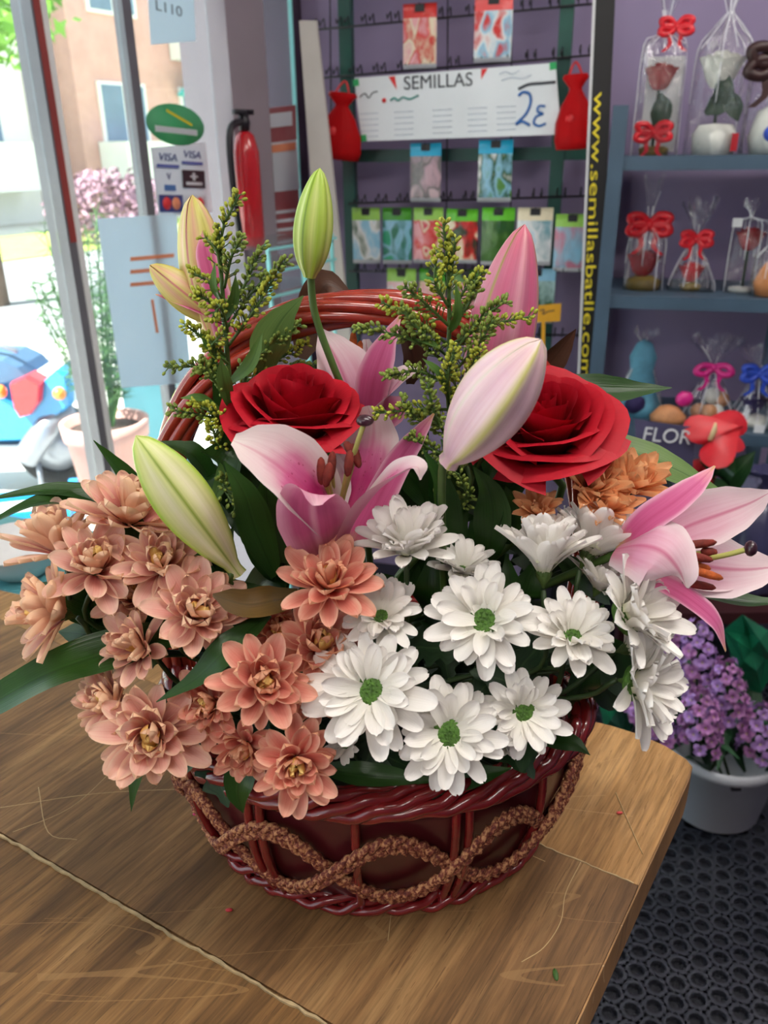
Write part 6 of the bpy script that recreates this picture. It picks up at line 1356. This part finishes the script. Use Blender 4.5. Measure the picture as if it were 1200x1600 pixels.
# tree, hedge
m_tl = plain('sunlit_leaf', col(120, 170, 60), .6, .3, 2); m_bark = plain('bark', col(110, 92, 76), .9, .2, 6)
def leafcloud(c, rad, n, size, mat, seed, name, parent=None, **t):
    r_ = random.Random(seed); mb = MB()
    for k in range(n):
        d = V((r_.gauss(0, 1), r_.gauss(0, 1), r_.gauss(0, 1))).normalized() * r_.uniform(.55, 1); p = V(c) + V((d.x * rad[0], d.y * rad[1], d.z * rad[2])); a = V((r_.gauss(0, 1), r_.gauss(0, 1), r_.gauss(0, 1))).normalized() * size; b = a.cross(V((r_.gauss(0, 1), r_.gauss(0, 1), r_.gauss(0, 1)))).normalized() * size * .45
        mb.add([p - a, p + b, p + a, p - b], [(0, 1, 2, 3)])
    return mb.build(name, mat, parent, smooth=False, **t)
tp = onz(-10, 470, 0); tr0 = thing('street_tree', 'leafy green tree on the sunlit lawn beyond the street', 'tree', (tp.x, tp.y, 0))
mb = MB(); mb.tube([(tp.x, tp.y, -.05), (tp.x + .05, tp.y, 1.5), (tp.x - .05, tp.y, 3.0)], [.16, .12, .07], 10); mb.build('trunk', m_bark, tr0); leafcloud((tp.x, tp.y, 3.3), (1.5, 1.5, 1.25), 1800, .11, m_tl, 3, 'crown', tr0, kind='stuff')
m_hedge = plain('mauve_hedge_leaf', col(150, 116, 130), .8, .35, 3)
h0 = onfac(168, 300, 9.9); leafcloud((h0.x, h0.y, .55), (1.1, .7, .65), 1500, .08, m_hedge, 6, 'flowering_hedge', None, label='mauve flowering hedge at the far kerb of the street', category='hedge', kind='stuff')
# pot with a feathery plant on the pavement
m_tc = plain('pale_terracotta', col(206, 158, 146), .8, .08, 8)
pp = PY(160, 690, 3.1); pp = V((pp.x, 3.16, -.01)); pr0 = .165; ph_ = PY(160, 672, 3.0).z
fp_ = thing('potted_fern', 'feathery green plant in a pale terracotta pot outside the window', 'plant', pp)
mb = MB(); mb.lathe([(.11, 0), (pr0 - .012, ph_ - .07), (pr0, ph_ - .065), (pr0 + .006, ph_), (pr0 - .012, ph_), (pr0 - .02, ph_ - .04), (.001, ph_ - .045)], 36, Matrix.Translation(pp)); mb.build('pot', m_tc, fp_)
mb = MB(); mb.lathe([(pr0 - .022, ph_ - .035), (.08, ph_ - .025), (.001, ph_ - .02)], 24, Matrix.Translation(pp)); mb.build('soil', plain('dark_soil', col(60, 46, 38), .9, .2, 40), fp_)
m_fern = plain('fern_green', col(58, 100, 40), .7, .25, 10)
r_ = random.Random(12)
for k in range(24):
    g = r_.uniform(0, 6.28); tipv = pp + V((cos(g) * r_.uniform(.05, .26), sin(g) * r_.uniform(.05, .22), ph_ + r_.uniform(.35, .78))); q = crom([pp + V((cos(g) * .03, sin(g) * .03, ph_ - .05)), pp.lerp(tipv, .5) + V((0, 0, ph_ * .4)), tipv], 7); mb = MB(); mb.tube(q, .003, 4)
    for i in range(5, len(q)):
        for e in range(7):
            d = V((r_.gauss(0, 1), r_.gauss(0, 1), r_.gauss(.2, .6))).normalized() * r_.uniform(.04, .09); mb.tube([q[i], q[i] + d], [.0022, .0008], 3, cap=False)
    mb.build('frond', m_fern, fp_)
# parked scooter
Yc = 3.55
m_sb, m_sr, m_sg, m_so, m_ty, m_st2 = plain('azure_scooter_paint', col(40, 150, 214), .25, .06, 8, coat=.6), plain('red_tail_light', col(214, 40, 44), .2, .08, 20, coat=.5), plain('silver_grey_metal', col(150, 156, 166), .35, .08, 10, metal=.5), plain('orange_indicator', col(240, 150, 60), .2, .08, 20, coat=.5), plain('tyre_rubber', col(26, 26, 28), .8, .1, 20), plain('grey_blue_seat', col(70, 100, 130), .6, .1, 10)
sc0 = PY(70, 760, Yc); sc = thing('motor_scooter', 'azure blue motor scooter with red tail light parked outside the window', 'scooter', (sc0.x, Yc, -.01))
def extr(pts, y0, y1, name, mat, parent, smooth=False):
    cx, cy = sum(p[0] for p in pts) / len(pts), sum(p[1] for p in pts) / len(pts)
    A = [PY(cx + (p[0] - cx) * .9, cy + (p[1] - cy) * .9, y0) for p in pts]; B_ = [PY(p[0], p[1], y0) + V((0, .03, 0)) for p in pts]; C_ = [PY(p[0], p[1], y0) + V((0, y1 - y0, 0)) for p in pts]; n = len(pts)
    fs = [tuple(range(n))[::-1], tuple(range(2 * n, 3 * n))] + [(r * n + k, r * n + (k + 1) % n, (r + 1) * n + (k + 1) % n, (r + 1) * n + k) for r in range(2) for k in range(n)]
    return MB().add(A + B_ + C_, fs).build(name, mat, parent, smooth)
extr([(60, 612), (72, 590), (92, 574), (104, 584), (112, 612), (112, 632), (92, 650), (66, 676), (36, 692), (-30, 694), (-60, 640), (-30, 612), (20, 640)], Yc - .14, Yc + .16, 'body_shell', m_sb, sc)
extr([(13, 600), (40, 588), (62, 600), (60, 630), (46, 650), (30, 655), (20, 638)], Yc - .19, Yc - .08, 'tail_light', m_sr, sc)
extr([(-60, 560), (4, 562), (30, 574), (44, 588), (10, 600), (-60, 606)], Yc - .12, Yc + .14, 'seat', m_st2, sc)
mb = MB(); mb.ball(PY(93, 615, Yc - .16), (.028, .03, .028), None, 12, 8); mb.build('indicator', m_so, sc)
mb = MB(); mb.ball(PY(2, 612, Yc - .16), (.022, .03, .03), None, 12, 8); mb.build('indicator', m_so, sc)
mb = MB(); mb.tube(crom([PY(112, 640, Yc - .05), PY(82, 660, Yc - .12), PY(58, 690, Yc - .14), PY(40, 716, Yc - .14)], 5), [.045] * 6 + [.055] * 10, 12); mb.build('exhaust', m_sg, sc)
wc = V((PY(92, 722, Yc).x, Yc + .02, .19)); Mw = Matrix.Translation(wc) @ Matrix.Rotation(pi / 2, 4, 'X') @ Matrix.Rotation(.0, 4, 'Y')
mb = MB(); mb.lathe([(.115, -.05), (.17, -.055), (.197, -.02), (.197, .02), (.17, .055), (.115, .05), (.115, -.05)], 32, Mw); whl = mb.build('rear_wheel', m_ty, sc); mb = MB(); mb.lathe([(.03, -.052), (.05, -.04), (.11, -.045), (.115, -.04), (.115, .04), (.03, .05)], 24, Mw); mb.build('wheel_rim', m_sg, whl)
wc2 = wc + V((-1.15, .12, 0)); Mw2 = Matrix.Translation(wc2) @ Matrix.Rotation(pi / 2, 4, 'X'); mb = MB(); mb.lathe([(.115, -.05), (.17, -.055), (.197, -.02), (.197, .02), (.17, .055), (.115, .05), (.115, -.05)], 32, Mw2); mb.build('front_wheel', m_ty, sc)
extr([(-60, 694), (34, 694), (36, 716), (10, 722), (-60, 722)], Yc - .12, Yc + .12, 'engine_block', m_sg, sc); extr([(-120, 700), (-60, 690), (-40, 730), (-120, 740)], Yc - .1, Yc + .1, 'floorboard', m_sb, sc)
mb = MB(); mb.tube([PY(-60, 520, Yc), PY(27, 548, Yc - .1)], .012, 8); mb.build('luggage_bar', m_sg, sc); mb = MB(); mb.tube(crom([wc2 + V((0, 0, .0)), wc2 + V((.12, 0, .5)), wc2 + V((.2, 0, .85))], 4), .03, 8); mb.build('fork', m_sg, sc)
mb = MB(); mb.tube([PY(60, 722, Yc - .08), PY(66, 766, Yc - .12)], .012, 6); mb.build('stand', m_sg, sc)
# teal planter box further along the pavement
tb = PY(235, 650, 3.6); tpz = PY(235, 604, 3.6).z
MB().box((tb.x, 3.75, tpz / 2), (.24, .26, tpz)).add([V((0, 0, -5))] * 0, []).build('planter_box', plain('dull_teal_metal', col(70, 120, 130), .5, .1, 6), smooth=False, label='tall dull teal metal box standing outside the window', category='box')
